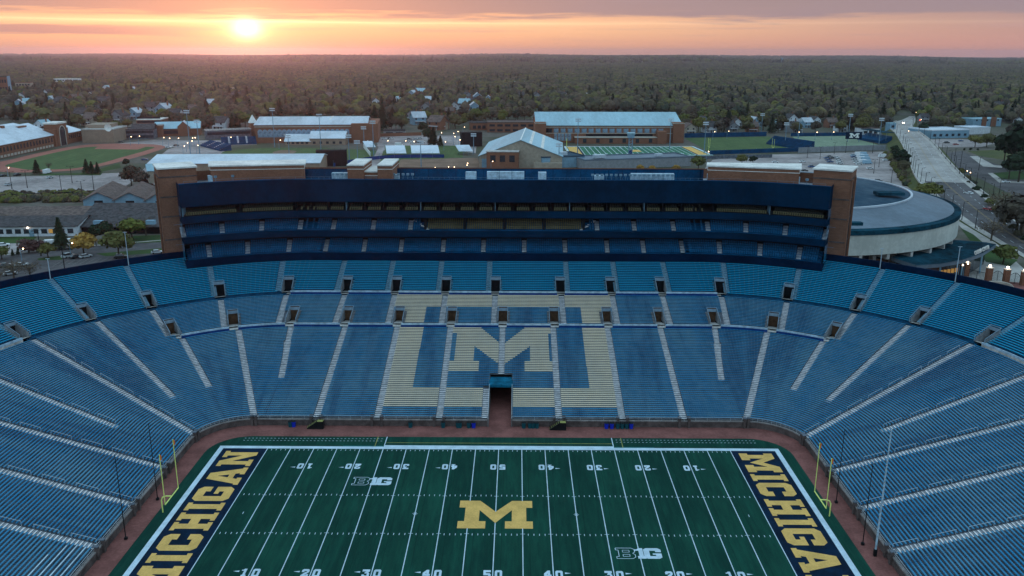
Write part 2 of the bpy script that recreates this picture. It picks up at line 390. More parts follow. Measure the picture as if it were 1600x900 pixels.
# ------------------------------------------------------------------ the ground
def struct(o): o['kind'] = 'structure'; return o
mb = MB(); rings = [0, 60, 140, 260, 420, 620, 900, 1300, 1900, 2700, 3800, 5000, 6200, 7400, 8800, 10500, 12500, 15000, 18000]; NA = 240
def hill(r, a):
    if r < 3800: return 0.0
    t = min(1, (r-3800)/4000)
    h = 11*math.sin(a*7+1.1) + 10*math.sin(a*17+r*.0007) + 8*math.sin(a*31+2) + 6*math.sin(r*.0011+a*5)
    return t*(8+h*.62)
def gp(i, j):
    r = rings[i]; a = 2*math.pi*j/NA; return (r*math.sin(a), r*math.cos(a) + 100, hill(r, a))
for i in range(len(rings)-1):
    for j in range(NA):
        q = [gp(i, j+1), gp(i+1, j+1), gp(i+1, j), gp(i, j)]
        if i == 0: q = [gp(0, 0), gp(1, j+1), gp(1, j)]
        mb.face(q)
mb.v = [(x, y, z-.03) for x, y, z in mb.v]
struct(mb.build('ground', M['ground']))

# ------------------------------------------------------------------ playing field
A_, B_2, RC = 61.2, 35.2, 10.0
def rrect(hx, hy, r, n=8):
    P = []
    for cx, cy, a0 in ((hx-r, hy-r, 0), (-(hx-r), hy-r, 90), (-(hx-r), -(hy-r), 180), (hx-r, -(hy-r), 270)):
        for k in range(n+1):
            a = math.radians(a0 + 90*k/n); P.append((cx + r*math.cos(a), cy + r*math.sin(a)))
    return P
mb = MB(); mb.flat(rrect(61.4, 35.4, 10), .01); 
mb.flat([(-2.35, 35.2), (2.35, 35.2), (2.35, 64), (-2.35, 64)], .012)
struct(mb.build('brick_path', M['brickpath']))
mb = MB(); mb.flat(rrect(57.6, 29.95, 7.5), .03); turf = struct(mb.build('playing_field', M['turf']))
def rect(mb, x0, x1, y0, y1, z, mi=0): mb.face([(x0,y0,z),(x1,y0,z),(x1,y1,z),(x0,y1,z)], mi)
HW, YD = 24.384, .9144
mb = MB(); z = .036
for s in (-1, 1):
    rect(mb, -55.45, 55.45, s*HW if s > 0 else -25.45, 25.45 if s > 0 else -HW, z)
    x0, x1 = sorted((s*54.5, s*55.45)); rect(mb, x0, x1, -HW, HW, z)
rect(mb, -22.9, 22.9, 25.452, 26.06, z)
mb.build('white_border', M['turfwhite'], turf)
for s in (-1, 1):
    mb = MB(); x0, x1 = sorted((s*45.8, s*54.49)); rect(mb, x0, x1, -HW+.01, HW-.01, .034)
    mb.build('end_zone', M['navyturf'], turf)
mb = MB()
for k in range(-10, 11):
    x = k*5*YD; rect(mb, x-.075, x+.075, -HW+.02, HW-.02, .040)
    if abs(k) < 10:
        for yy in (6.096, -6.096): rect(mb, x-.38, x-.08, yy-.05, yy+.05, .040); rect(mb, x+.08, x+.38, yy-.05, yy+.05, .040)
for k in range(-49, 50):
    if k % 5 == 0: continue
    x = k*YD
    for yy in (6.3, -6.3): rect(mb, x-.055, x+.055, yy-.28, yy+.28, .040)
    for yy in (HW-.55, -HW+.55): rect(mb, x-.055, x+.055, yy-.28, yy+.28, .040)
for s in (-1, 1):
    rect(mb, s*43-.06, s*43+.06, -.35, .35, .040)
    for a in (0, 60, 120):
        T = RZ(math.radians(a), s*13.716, .04, .043); P = [T @ Vector(p) for p in ((-.45,-.05,0),(.45,-.05,0),(.45,.05,0),(-.45,.05,0))]; mb.face(P)
mb.build('yard_lines', M['turfwhite'], turf)
mb = MB()
for s in (-1, 1):
    for yy in (28.98, 27.95):
        for k in range(40):
            x = s*(23.6 + k*.75)
            if abs(x) < 52: rect(mb, min(x, x+s*.32), max(x, x+s*.32), yy-.06, yy+.06, .036)
mb.build('coaching_box_dashes', M['turfwhite'], turf)
mb = MB()
for s in (-1, 1): rect(mb, s*22.85-.09, s*22.85+.09, 26.07, 29.93, .038)
mb.build('team_area_end_line', M['turfwhite'], turf)
mb = MB(); rect(mb, -22.7, 22.7, 27.15, 27.3, .036)
for s in (-1, 1): rect(mb, s*24.7-.08, s*24.7+.08, 25.46, 29.93, .038)
mb.build('restraining_line', M['dash'], turf)
mb = MB()
for s in (-1, 1): rect(mb, *sorted((s*23, s*31)), 25.46, 25.85, .035)
mb.build('patched_turf', M['turfteal'], turf)

GL = {
 'C': ["a####b","######","##..##","##....","##....","##..##","######","c####d"],
 'G': ["a####b","######","##..##","##....","##.###","##..##","######","c####d"],
 'H': ["#####.#####",".###...###.",".###...###.",".#########.",".#########.",".###...###.",".###...###.","#####.#####"],
 'I': ["#####",".###.",".###.",".###.",".###.",".###.",".###.","#####"],
 '0': ["a####b","######","##..##","##..##","##..##","##..##","######","c####d"],
 '1': [".a##..","####..","..##..","..##..","..##..","..##..",".####.",".####."],
 '2': ["a####b","######","##..##","..a##d",".a##d.","a##d##","######","######"],
 '3': ["######","######","..a##d","..###b","....##","##..##","######","c####d"],
 '4': ["..a##.",".a###.","a####.","##d##.","######","######","...##.","..####"],
 '5': ["######","######","##....","#####b","######","....##","######","c####d"],
 'B': ["#####b",".##.##",".##.##",".####d",".####b",".##.##",".##.##","#####d"],
}
PG = {
 'A': [[(0,0),(.40,0),(.40,.14),(.33,.14),(.37,.26),(.63,.26),(.67,.14),(.60,.14),(.60,0),(1,0),(1,.14),(.94,.14),(.67,1),(.33,1),(.06,.14),(0,.14)], [(.42,.42),(.58,.42),(.5,.74)]],
 'N': [[(0,0),(.42,0),(.42,.14),(.32,.14),(.32,.62),(.70,0),(.91,0),(.91,.86),(1,.86),(1,1),(.58,1),(.58,.86),(.69,.86),(.69,.42),(.34,1),(0,1),(0,.86),(.10,.86),(.10,.14),(0,.14)]],
 'M': [[(0,0),(.37,0),(.37,.25),(.28,.25),(.28,.65),(.5,.19),(.72,.65),(.72,.25),(.63,.25),(.63,0),(1,0),(1,.25),(.915,.25),(.915,.74),(1,.74),(1,1),(.72,1),(.5,.59),(.28,1),(0,1),(0,.74),(.085,.74),(.085,.25),(0,.25)]],
}
def glyph(mb, ch, T, w, h, mi=0):
    """T maps letter coordinates (x right 0..w, y up 0..h) into the world"""
    if ch in PG:
        loops = [[Vector((x*w, y*h, 0)) for x, y in L] for L in PG[ch]]; flat_ = [p for L in loops for p in L]
        for tri in tessellate_polygon(loops):
            q = [T @ flat_[j] for j in tri]
            if (q[1]-q[0]).cross(q[2]-q[0]).z < 0: q = q[::-1]
            mb.face(q, mi)
        return
    rows = GL[ch]; nr = len(rows); nc = len(rows[0]); cw = w/nc; chh = h/nr
    for r, row in enumerate(rows):
        y1 = h - r*chh; y0 = y1 - chh; c = 0
        while c < nc:
            k = row[c]
            if k == '#':
                e = c
                while e+1 < nc and row[e+1] == '#': e += 1
                mb.face([T @ Vector(p) for p in ((c*cw,y0,0),((e+1)*cw,y0,0),((e+1)*cw,y1,0),(c*cw,y1,0))], mi); c = e+1; continue
            x0, x1 = c*cw, (c+1)*cw
            tri = {'a': ((x0,y0),(x1,y0),(x1,y1)), 'b': ((x0,y0),(x1,y0),(x0,y1)), 'c': ((x1,y0),(x1,y1),(x0,y1)), 'd': ((x0,y0),(x1,y1),(x0,y1))}.get(k)
            if tri: mb.face([T @ Vector((p[0], p[1], 0)) for p in tri], mi)
            c += 1
WORD = [('M',.1,7.8),('I',8.6,11.2),('C',11.9,16.7),('H',17.8,23.4),('I',24.1,26.7),('G',27.3,32.3),('A',33.1,39.7),('N',40.3,46.6)]
for s in (-1, 1):
    for ch, a, e in WORD:
        mb = MB()
        if s < 0: T = Matrix(((0,-1,0,-47.05),(1,0,0,-23.4+a),(0,0,1,.040),(0,0,0,1)))
        else: T = Matrix(((0,1,0,47.05),(-1,0,0,23.4-a),(0,0,1,.040),(0,0,0,1)))
        glyph(mb, ch, T, e-a, 6.45); mb.build('end_zone_letter', M['maize'], turf)
mb = MB(); T = Matrix.Translation((-6.28, -4.48, .048)); glyph(mb, 'M', T, 12.56, 8.96)
mb.build('midfield_emblem', M['maize'], turf)
for far in (0, 1):
    for k in range(-4, 5):
        n = 5-abs(k); x = k*9.144; mb = MB()
        for i, ch in enumerate((str(n), '0')):
            off = (-1.42, .30)[i]
            if far: T = Matrix(((-1,0,0,x-off),(0,-1,0,18.08),(0,0,1,.044),(0,0,0,1)))
            else: T = Matrix(((1,0,0,x+off),(0,1,0,-18.25),(0,0,1,.044),(0,0,0,1)))
            glyph(mb, ch, T, 1.12, 2.05)
        if k:
            s = -1 if k < 0 else 1; yc = 16.62 if far else -16.85
            t0 = x + s*1.75; P = [(t0, yc-.2, .044), (t0+s*.95, yc, .044), (t0, yc+.2, .044)]
            mb.face(P if s > 0 else P[::-1])
        mb.build('yard_number', M['turfwhite'], turf)
for (lx, ly) in ((-26.4, 9.85), (19.2, -12.9)):
    mb = MB(); T = Matrix.Translation((lx+3.0, ly, .046)); glyph(mb, '1', T, 1.9, 2.9)
    T = Matrix.Translation((lx+4.35, ly, .0455)); glyph(mb, 'G', T, 2.75, 2.9)
    # outlined B
    def line(p, q, w=.11):
        p = Vector((*p, 0)); q = Vector((*q, 0)); d = (q-p).normalized(); nrm = Vector((-d.y, d.x, 0))*w/2
        T0 = Vector((lx, ly, .047)); mb.face([T0+p-nrm, T0+q-nrm, T0+q+nrm, T0+p+nrm])
    out = [(0,0),(2.5,0),(2.95,.4),(2.95,1.1),(2.6,1.45),(2.95,1.8),(2.95,2.5),(2.5,2.9),(0,2.9),(0,2.35),(.4,2.35),(.4,.55),(0,.55)]
    for i in range(len(out)): line(out[i], out[(i+1) % len(out)])
    for y0 in (.6, 1.75):
        hq = [(1.05,y0),(2.1,y0),(2.1,y0+.55),(1.05,y0+.55)]
        for i in range(4): line(hq[i], hq[(i+1) % 4], .09)
    mb.build('conference_emblem', M['turfwhite'], turf)

# ------------------------------------------------------------------ stadium bowl
def sgn(a): return 1 if a >= 0 else -1
def m_of(phi):
    t = min(1, max(0, phi/45)); t = t*t*(3-2*t); return 1-.055*t
def Pt(u, d, z=0.0):
    s = sgn(u); a = abs(u)
    if a <= 51.2: return Vector((u, 35.2+d, z))
    if a <= 91.2:
        ph = (a-51.2)/40*90; r = RC + d*m_of(ph); p = math.radians(ph)
        return Vector((s*(51.2+r*math.sin(p)), 25.2+r*math.cos(p), z))
    return Vector((s*(61.2+d*.945), 25.2-(a-91.2), z))
def inv(x, y):
    s = sgn(x); x = abs(x)
    if x <= 51.2: return (s*x, y-35.2)
    if y <= 25.2: return (s*(91.2+25.2-y), (x-61.2)/.945)
    ph = math.degrees(math.atan2(x-51.2, y-25.2)); r = math.hypot(x-51.2, y-25.2)
    return (s*(51.2+ph*40/90), (r-RC)/m_of(ph))
def scale_u(u, d):
    a = abs(u)
    if a <= 51.2 or a >= 91.2: return 1.0
    return (RC+d*.95)/25.46
UMAX = 91.2 + 25.2 + 62
BR = [-UMAX] + [-(91.2+k*8) for k in range(10, 0, -1)] + [-91.2] 
us = set([-51.2, 51.2, -91.2, 91.2, -UMAX, UMAX])
for k in range(1, 27): us.add(51.2+k*40/27); us.add(-(51.2+k*40/27))
for k in range(-4, 5): us.add(k*12.0)
for k in range(1, 8): us.add(91.2+k*12); us.add(-(91.2+k*12))
US = sorted(us)
def span(u0, u1):
    return [u0] + [u for u in US if u0+.05 < u < u1-.05] + [u1]
def hrow(k): return 1.6 + .1723*k
def drow(k): return .8 + .66*k
def hup(k): return 15.2 + .2916*(k)
def dup_(k): return 51.2 + .72*k
# stairs: (list of (u,d) pairs bottom->top)
def line_u(P0, P1):
    out = []
    for i in range(25):
        t = i/24; x = P0[0]+(P1[0]-P0[0])*t; y = P0[1]+(P1[1]-P0[1])*t; out.append(inv(x, y))
    return out
def u_at(L, d):
    if d <= L[0][1]: return L[0][0]
    for i in range(len(L)-1):
        if L[i][1] <= d <= L[i+1][1]:
            t = (d-L[i][1])/max(1e-6, L[i+1][1]-L[i][1]); return L[i][0]+(L[i+1][0]-L[i][0])*t
    return L[-1][0]
low = []   # (curve, d0, d1)
for x in (-38.6, -25.8, -12.75, 12.4, 25.7, 38.6): low.append((line_u((x, 35.3), (x*1.004, 71)), .1, 34.6))
low.append((line_u((0, 49), (0, 71)), 15.8, 34.6))
for s in (-1, 1):
    low.append((line_u((s*49.4, 49.2), (s*52.1, 70.0)), 14.0, 34.6))
    low.append((line_u((s*51.6, 35.4), (s*64.4, 67.6)), .1, 34.6))
    low.append((line_u((s*63.8, 44.1), (s*76.4, 61.8)), 13.3, 36.4))
    low.append((line_u((s*69.2, 38.2), (s*95.2, 60.9)), 13.0, 49.6))
    low.append((line_u((s*61, 27.5), (s*103.3, 47.9)), .1, 49.6))
    low.append((line_u((s*74.8, 23.2), (s*108.3, 31.3)), 14.4, 49.6))
    low.append((line_u((s*61.3, 13.1), (s*108.3, 15.2)), .1, 49.6))
    low.append((line_u((s*61.3, -.1), (s*108.3, .9)), .1, 49.6))
    low.append((line_u((s*61.3, -12.9), (s*108.3, -13.4)), .1, 49.6))
    low.append((line_u((s*61.3, -25.9), (s*108.3, -26.9)), .1, 49.6))
def phi_u(s, ph): return s*(51.2+ph*40/90)
midv = [0.0] + [s*x for s in (-1, 1) for x in (12.8, 26.0, 39.0)] + [phi_u(s, p) for s in (-1, 1) for p in (1.6, 18.6, 35.9)]
upv = [-2.2, 15.0, -15.3, 28.3, -28.5, 41.5, -41.6] + [phi_u(s, p) for s in (-1, 1) for p in (5.4, 21.3, 37.6, 51.8, 67.5, 86)]
mid = []
for u in [-2.2, 15.1, -15.2, 28.4, -28.5, 41.5, -41.6] + [phi_u(s, p) for s in (-1, 1) for p in (5.4, 21.3, 37.8)]:
    mid.append(([(u, 36), (u, 50)], 36.4, 49.7))
upa = []
for u in [-44, -30.6, -17.2, -4, 16.8, 29.8, 43.5, phi_u(-1, 7.6), phi_u(1, 6.9)] + [phi_u(s, p) for s in (-1, 1) for p in (22.6, 38.4, 52.5, 68.6, 84)] + [s*(91.2+8+k*13) for s in (-1, 1) for k in range(4)]:
    upa.append(([(u, 50), (u, 70)], 51.2, 68.5))
U36 = 51.2+36*40/90; U18 = 51.2+18.6*40/90; U5 = 51.2+5.4*40/90; U67 = 51.2+67.5*40/90
HA = .74
def subtract(iv, g0, g1):
    out = []
    for a, c in iv:
        if g1 <= a or g0 >= c: out.append((a, c)); continue
        if g0 > a: out.append((a, g0))
        if g1 < c: out.append((g1, c))
    return out
def voids(iv, d, tier):
    if d < 15.4: iv = subtract(iv, -2.45, 2.45)
    if tier == 'low':
        for u in midv:
            if 36.0 <= d < 41.6:
                w = 1.15/scale_u(u, d); iv = subtract(iv, u-w, u+w)
    if tier == 'up':
        for u in upv:
            if 50 <= d < 55.1:
                w = 1.25/scale_u(u, d); iv = subtract(iv, u-w, u+w)
    return iv
stad = thing('stadium_bowl', 'sunken oval stadium bowl of blue bleachers with a maize emblem on its far stand', 'stadium')
def row_ok(k):
    d = drow(k); return True
# concrete treads and risers
cl, cu = MB(), MB()
def tread(mb, iv, d0, d1, h0, h, mi=0):
    for a, c in iv:
        P = span(a, c)
        for i in range(len(P)-1):
            u0, u1 = P[i], P[i+1]
            mb.face([Pt(u0, d0, h0), Pt(u1, d0, h0), Pt(u1, d0, h), Pt(u0, d0, h)], mi)
            mb.face([Pt(u0, d0, h), Pt(u1, d0, h), Pt(u1, d1, h), Pt(u0, d1, h)], mi)
NLOW = 74
for k in range(NLOW):
    d = drow(k); iv = voids([(-UMAX, UMAX)], d, 'low')
    if 51 <= k < 54: iv = [x for x in subtract(iv, -U36, U36)]
    tread(cl, iv, d, drow(k+1), hrow(k)-.1723, hrow(k))
cl.build('concrete_terrace', M['concrete'], stad)
for k in range(-2, 24):
    d = dup_(k)
    iv = voids([(-UMAX, UMAX)], d, 'up')
    if k < 0: iv = subtract(subtract(subtract(iv, -U5, U5), U67, UMAX), -UMAX, -U67)
    tread(cu, iv, d, dup_(k+1), hup(k)-.30, hup(k))
cu.build('upper_terrace', M['blue_concrete'], stad)
# cross aisles (walkways) with their parapet walls
def cross(name, u0, u1, vl, dface, dback, hb, ht, wallm, floorm):
    iv = [(u0, u1)]
    for u in vl:
        w = (1.0)/scale_u(u, dface); iv = subtract(iv, u-w, u+w)
    for a, c in iv:
        if c-a < 1: continue
        w_, f_ = MB(), MB(); P = span(a, c)
        for i in range(len(P)-1):
            p, q = P[i], P[i+1]
            w_.face([Pt(p, dface, hb), Pt(q, dface, hb), Pt(q, dface, ht-.42), Pt(p, dface, ht-.42)])
            f_.face([Pt(p, dface-.02, ht-.42), Pt(q, dface-.02, ht-.42), Pt(q, dface-.02, ht), Pt(p, dface-.02, ht)])
            f_.face([Pt(p, dface-.02, ht), Pt(q, dface-.02, ht), Pt(q, dface+.2, ht), Pt(p, dface+.2, ht)])
        o = w_.build('walkway_wall', wallm, stad); f_.build('coping', floorm, o)
    fl = MB(); P = span(u0, u1)
    for i in range(len(P)-1):
        p, q = P[i], P[i+1]; fl.face([Pt(p, dface, hb+.35), Pt(q, dface, hb+.35), Pt(q, dback, hb+.35), Pt(p, dback, hb+.35)])
    fl.build('walkway', M['concrete_pale'], stad)
M['wallblue'] = mat('royal_blue_wall_pad', (.006, .045, .19), .6, .2, .6)
M['copingpale'] = mat('pale_blue_grey_rail_panel', (.40, .52, .62), .6, .25, .8)
cross('', -U36, U36, midv, 34.55, 36.5, 10.3, 11.5, M['wallblue'], M['copingpale'])
cross('', -U5, U5, upv, 49.65, 51.25, 14.25, 15.5, M['wallblue'], M['copingpale'])
for s in (-1, 1):
    a, c = sorted((s*(U67+.5), s*UMAX)); cross('', a, c, [], 49.65, 51.25, 14.25, 15.5, M['concrete_pale'], M['copingpale'])
# bleacher benches, one part per block between stairways
def yellow(u, d, up=False):
    a = abs(u)
    if 4.1 <= d <= 10.15 and a <= 25.3: return True
    if 10.15 < d <= 34.6 and 19.45 <= a <= 25.4: return True
    if 36 <= d <= 43.5 and 19.6 <= a <= 26.6: return True
    if 43.5 < d <= 49.6 and a <= 28.2: return True
    if 16.0 <= d <= 34.8:
        if a < 12.3 and d > 31.2 and a > 5.9: return True
        if 6.6 <= a <= 11.05 and d >= 16: return True
        if d <= 20.2 and 5.2 <= a < 12.4: return True
        if a < 6.8:
            lo = 18.3 + (26.3-18.3)*a/6.7; hi = 26.6 + (34.6-26.6)*a/5.9
            if lo <= d <= hi: return True
    return False
def ysplit(a, c, d):
    if c < -29 or a > 29 or d > 49.7: return [(a, c, 0)]
    xs = [a]; n = max(1, int((c-a)/.12)); cur = yellow(a+1e-3, d); out = []; st = a
    for i in range(1, n+1):
        u = a+(c-a)*i/n; y = yellow(u-1e-3, d)
        if y != cur: out.append((st, u, int(cur))); st = u; cur = y
    out.append((st, c, int(cur))); return out
def bench(mb, a, c, d, h, mi, k, thick=.12, wide=.31, lift=.40):
    P = span(a, c); d1 = d+wide; z1 = h+lift; z0 = z1-thick
    for i in range(len(P)-1):
        p, q = P[i], P[i+1]
        mb.face([Pt(p,d,z0), Pt(q,d,z0), Pt(q,d,z1), Pt(p,d,z1)], mi, [(p,k),(q,k),(q,k+.2),(p,k+.2)])
        mb.face([Pt(p,d,z1), Pt(q,d,z1), Pt(q,d1,z1), Pt(p,d1,z1)], mi, [(p,k+.2),(q,k+.2),(q,k+.7),(p,k+.7)])
        mb.face([Pt(p,d,z0), Pt(p,d1,z0), Pt(q,d1,z0), Pt(q,d,z0)], mi, [(p,k),(p,k),(q,k),(q,k)])
    for u in (a, c): mb.face([Pt(u,d,z0), Pt(u,d1,z0), Pt(u,d1,z1), Pt(u,d,z1)], mi, [(u,k)]*4)
def benches(rows, stairs, tier, sect_lo, sect_hi, matl, **kw):
    secs = {}
    for k, d, h, dom in rows:
        iv = dom
        iv = voids(iv, d, tier)
        cuts = []
        for L, d0, d1 in stairs:
            u = u_at(L, d); cuts.append(u)
            if d0-.3 <= d <= d1+.2:
                w = HA/scale_u(u, d); iv = subtract(iv, u-w, u+w)
        if tier == 'low':
            for u in midv:
                if 36 <= d < 41.6:
                    w = 1.75/scale_u(u, d); iv = subtract(iv, u-w, u+w)
        else:
            for u in upv:
                if 50 <= d < 55.1:
                    w = 1.75/scale_u(u, d); iv = subtract(iv, u-w, u+w)
        if d < 15.4: iv = subtract(iv, -3.9, 2.7) if d < 10.8 else subtract(iv, -2.6, 2.6)
        order = sorted(range(len(stairs)), key=lambda i: cuts[i]); cs = [cuts[i] for i in order]
        for a, c in iv:
            # split at stair lines even where the stair has ended
            brk = [a] + [x for x in cs if a+.2 < x < c-.2] + [c]
            for i in range(len(brk)-1):
                p, q = brk[i], brk[i+1]
                if q-p < .4: continue
                mid_ = (p+q)/2; idx = sum(1 for x in cs if x < mid_)
                g = .04 if len(brk) > 2 else 0
                mb = secs.setdefault(idx, MB())
                for (y0, y1, ye) in ysplit(p+g, q-g, d): bench(mb, y0, y1, d+.02, h, ye, k, **kw)
    for idx in sorted(secs): secs[idx].build('bleacher_block', matl, stad)
rl = [(k, drow(k), hrow(k), [(-UMAX, UMAX)]) for k in range(51)]
benches(rl, low, 'low', 0, 0, [M['bench_blue'], M['bench_maize']])
rm = []
for k in range(51, NLOW):
    dom = [(-UMAX, UMAX)]
    if k < 54: dom = subtract(dom, -U36, U36)
    rm.append((k, drow(k), hrow(k), dom))
benches(rm, mid + [x for x in low if x[2] > 40], 'low', 0, 0, [M['bench_blue'], M['bench_maize']])
ru = []
for k in range(-1, 24):
    dom = [(-UMAX, UMAX)]
    if k < 0: dom = subtract(subtract(subtract(dom, -U5, U5), U67, UMAX), -UMAX, -U67)
    ru.append((k+90, dup_(k), hup(k), dom))
benches(ru, upa, 'up', 0, 0, [M['bench_teal'], M['bench_teal']], thick=.15, wide=.33, lift=.42)
# a few rows on the left end have lost their paint
M['baremetal'] = mat('bare_aluminium_bench', (.50, .60, .66), .45, .15, .6, metal=.2)
for k, a, c in ((1, 130.3, 141.2), (1, 143.4, 153), (3, 130.3, 141.2), (5, 131, 141.2), (5, 143.4, 152), (7, 134, 141.2), (7, 143.4, 153), (2, 143.4, 150), (6, 143.4, 152)):
    mb = MB(); d, z = drow(k)+.06, hrow(k)+.408
    mb.face([Pt(-c, d, z), Pt(-c, d+.2, z), Pt(-a, d+.2, z), Pt(-a, d, z)])
    mb.build('bare_metal_bench', M['baremetal'], stad)
# stairways
def stairs(L, d0, d1, tier, mats, railing=False):
    mb = MB(); rl_ = MB()
    rows = [(drow(k), hrow(k), .1723, .66) for k in range(NLOW)] if tier == 'low' else [(dup_(k), hup(k), .2916, .72) for k in range(24)]
    for d, h, rise, run in rows:
        if not (d0-.4 <= d <= d1): continue
        for j in range(2):
            dd = d + run*j/2; hh = h + rise*(j)/2 + .16*(1 if tier == 'low' else 1)*(.5 if j == 0 else 1)
            u = u_at(L, dd); w = (HA-.05)/scale_u(u, dd); de = dd+run/2
            if j == 0:
                hh = h+.03
            else: hh = h+.03+rise/2
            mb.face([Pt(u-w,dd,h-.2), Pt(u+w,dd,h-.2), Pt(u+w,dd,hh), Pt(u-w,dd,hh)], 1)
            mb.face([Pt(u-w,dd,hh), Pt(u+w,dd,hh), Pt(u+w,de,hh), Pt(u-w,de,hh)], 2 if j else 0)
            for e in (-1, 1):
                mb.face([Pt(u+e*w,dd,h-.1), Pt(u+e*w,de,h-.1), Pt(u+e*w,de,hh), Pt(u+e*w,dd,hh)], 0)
    o = mb.build('stairway', mats, stad)
    if railing:
        ds = [d for d, *_ in rows if d0 <= d <= d1]
        for i in range(0, len(ds)-6, 9):
            a, c = ds[i], ds[i+6]
            for q in (a, c): 
                u = u_at(L, q); w = (HA-.02)/scale_u(u, q); zz = 1.6+(q-.8)*.261
                rl_.tube(Pt(u-sgn(u)*w, q, zz), Pt(u-sgn(u)*w, q, zz+.9), .03, 4)
            ua, uc = u_at(L, a), u_at(L, c)
            wa = (HA-.02)/scale_u(ua, a); wc = (HA-.02)/scale_u(uc, c)
            rl_.tube(Pt(ua-sgn(ua)*wa, a, 1.6+(a-.8)*.261+.9), Pt(uc-sgn(uc)*wc, c, 1.6+(c-.8)*.261+.9), .035, 4)
        if rl_.f: rl_.build('handrail', M['rail'], o)
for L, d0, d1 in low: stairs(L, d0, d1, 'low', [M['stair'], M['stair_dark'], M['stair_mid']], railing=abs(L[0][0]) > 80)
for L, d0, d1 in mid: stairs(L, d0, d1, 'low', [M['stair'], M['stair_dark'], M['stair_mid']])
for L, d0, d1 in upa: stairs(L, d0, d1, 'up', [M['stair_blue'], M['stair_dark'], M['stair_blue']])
# side stair by the tunnel
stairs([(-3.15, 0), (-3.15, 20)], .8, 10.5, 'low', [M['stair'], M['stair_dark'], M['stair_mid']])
# vomitories
M['vomside'] = mat('passage_side_wall', (.26, .27, .29), .9, .25, .8)
def vom(u, d0, d1, h0, hb, w0, back, frame, side):
    w = lambda d, x: x/scale_u(u, d)
    o = MB(); W_ = w0
    slope = lambda d: h0 + (d-d0)*((hb-h0)/(d1-d0))
    for e in (-1, 1):
        o.face([Pt(u+e*w(d0,W_), d0, h0-.6), Pt(u+e*w(d1,W_), d1, h0-.6), Pt(u+e*w(d1,W_), d1, slope(d1)+1.0), Pt(u+e*w(d0,W_), d0, slope(d0)+.75)], 0)
    o.face([Pt(u-w(d0,W_), d0-.6, h0-.02), Pt(u+w(d0,W_), d0-.6, h0-.02), Pt(u+w(d1,W_), d1, h0-1.2), Pt(u-w(d1,W_), d1, h0-1.2)], 1)
    hd = d1-1.6
    o.face([Pt(u-w(d1,W_), d1, h0-1.2), Pt(u+w(d1,W_), d1, h0-1.2), Pt(u+w(d1,W_), d1, slope(d1)+1.0), Pt(u-w(d1,W_), d1, slope(d1)+1.0)], 2)
    for e in (-1, 1):
        for i in range(8):
            da, db = d0+(d1-d0)*i/8, d0+(d1-d0)*(i+1)/8; a0, a1 = W_+.05, W_+.58
            o.face([Pt(u+e*w(da,a0),da,slope(da)+.12), Pt(u+e*w(da,a1),da,slope(da)+.12), Pt(u+e*w(db,a1),db,slope(da)+.12), Pt(u+e*w(db,a0),db,slope(da)+.12)], 3)
    ob = o.build('vomitory', [M['vomside'], M['concrete_pale'], back, side], stad)
    f = MB()
    for e in (-1, 1):
        a, c = Pt(u+e*w(d0,W_+.1), d0-.3, slope(d0)+1.0), Pt(u+e*w(d1,W_+.1), d1, slope(d1)+1.15)
        f.tube(a, c, .07, 4); f.tube(Pt(u+e*w(d0,W_+.1), d0-.3, slope(d0)-.2), a, .06, 4)
    f.tube(Pt(u-w(d1,W_+.1), d1, slope(d1)+1.15), Pt(u+w(d1,W_+.1), d1, slope(d1)+1.15), .08, 4)
    f.build('rail_frame', frame, ob)
    p = MB(); p.face([Pt(u-w(d1,W_), d1-.6, slope(d1)+.2), Pt(u+w(d1,W_), d1-.6, slope(d1)+.2), Pt(u+w(d1,W_), d1-.6, slope(d1)+1.0), Pt(u-w(d1,W_), d1-.6, slope(d1)+1.0)])
    p.build('section_sign', M['frame'], ob)
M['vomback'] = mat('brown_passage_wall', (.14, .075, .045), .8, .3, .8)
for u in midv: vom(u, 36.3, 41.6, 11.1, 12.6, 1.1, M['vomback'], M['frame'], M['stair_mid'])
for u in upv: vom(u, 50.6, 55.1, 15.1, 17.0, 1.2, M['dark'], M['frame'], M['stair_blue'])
# field wall
iv = subtract([(-UMAX, UMAX)], -2.45, 2.45)
M['capdark'] = mat('grey_brown_coping', (.24, .21, .205), .85, .25, .6)
M['wallbrick'] = mat('dark_brick_field_wall', (.115, .085, .08), .9, .3, .6)
for a, c in iv:
    fw, cap = MB(), MB(); P = span(a, c)
    for i in range(len(P)-1):
        p, q = P[i], P[i+1]
        fw.face([Pt(p,0,0), Pt(q,0,0), Pt(q,0,1.28), Pt(p,0,1.28)])
        cap.face([Pt(p,-.06,1.28), Pt(q,-.06,1.28), Pt(q,-.06,1.5), Pt(p,-.06,1.5)])
        cap.face([Pt(p,-.06,1.5), Pt(q,-.06,1.5), Pt(q,.35,1.5), Pt(p,.35,1.5)])
        fw.face([Pt(p,0,1.3), Pt(q,0,1.3), Pt(q,.8,1.3), Pt(p,.8,1.3)])
    w = fw.build('field_wall', M['wallbrick'], stad); cap.build('coping', M['capdark'], w)
fr = MB()
for a, c in iv:
    P = [a] + [a+(c-a)*i/int((c-a)/2.4) for i in range(1, int((c-a)/2.4)+1)]
    for i in range(len(P)-1):
        fr.tube(Pt(P[i],.15,2.2), Pt(P[i+1],.15,2.2), .035, 4); fr.tube(Pt(P[i],.15,1.85), Pt(P[i+1],.15,1.85), .02, 4)
        fr.tube(Pt(P[i],.15,1.5), Pt(P[i],.15,2.2), .03, 4)
fr.build('front_railing', M['rail'], stad)
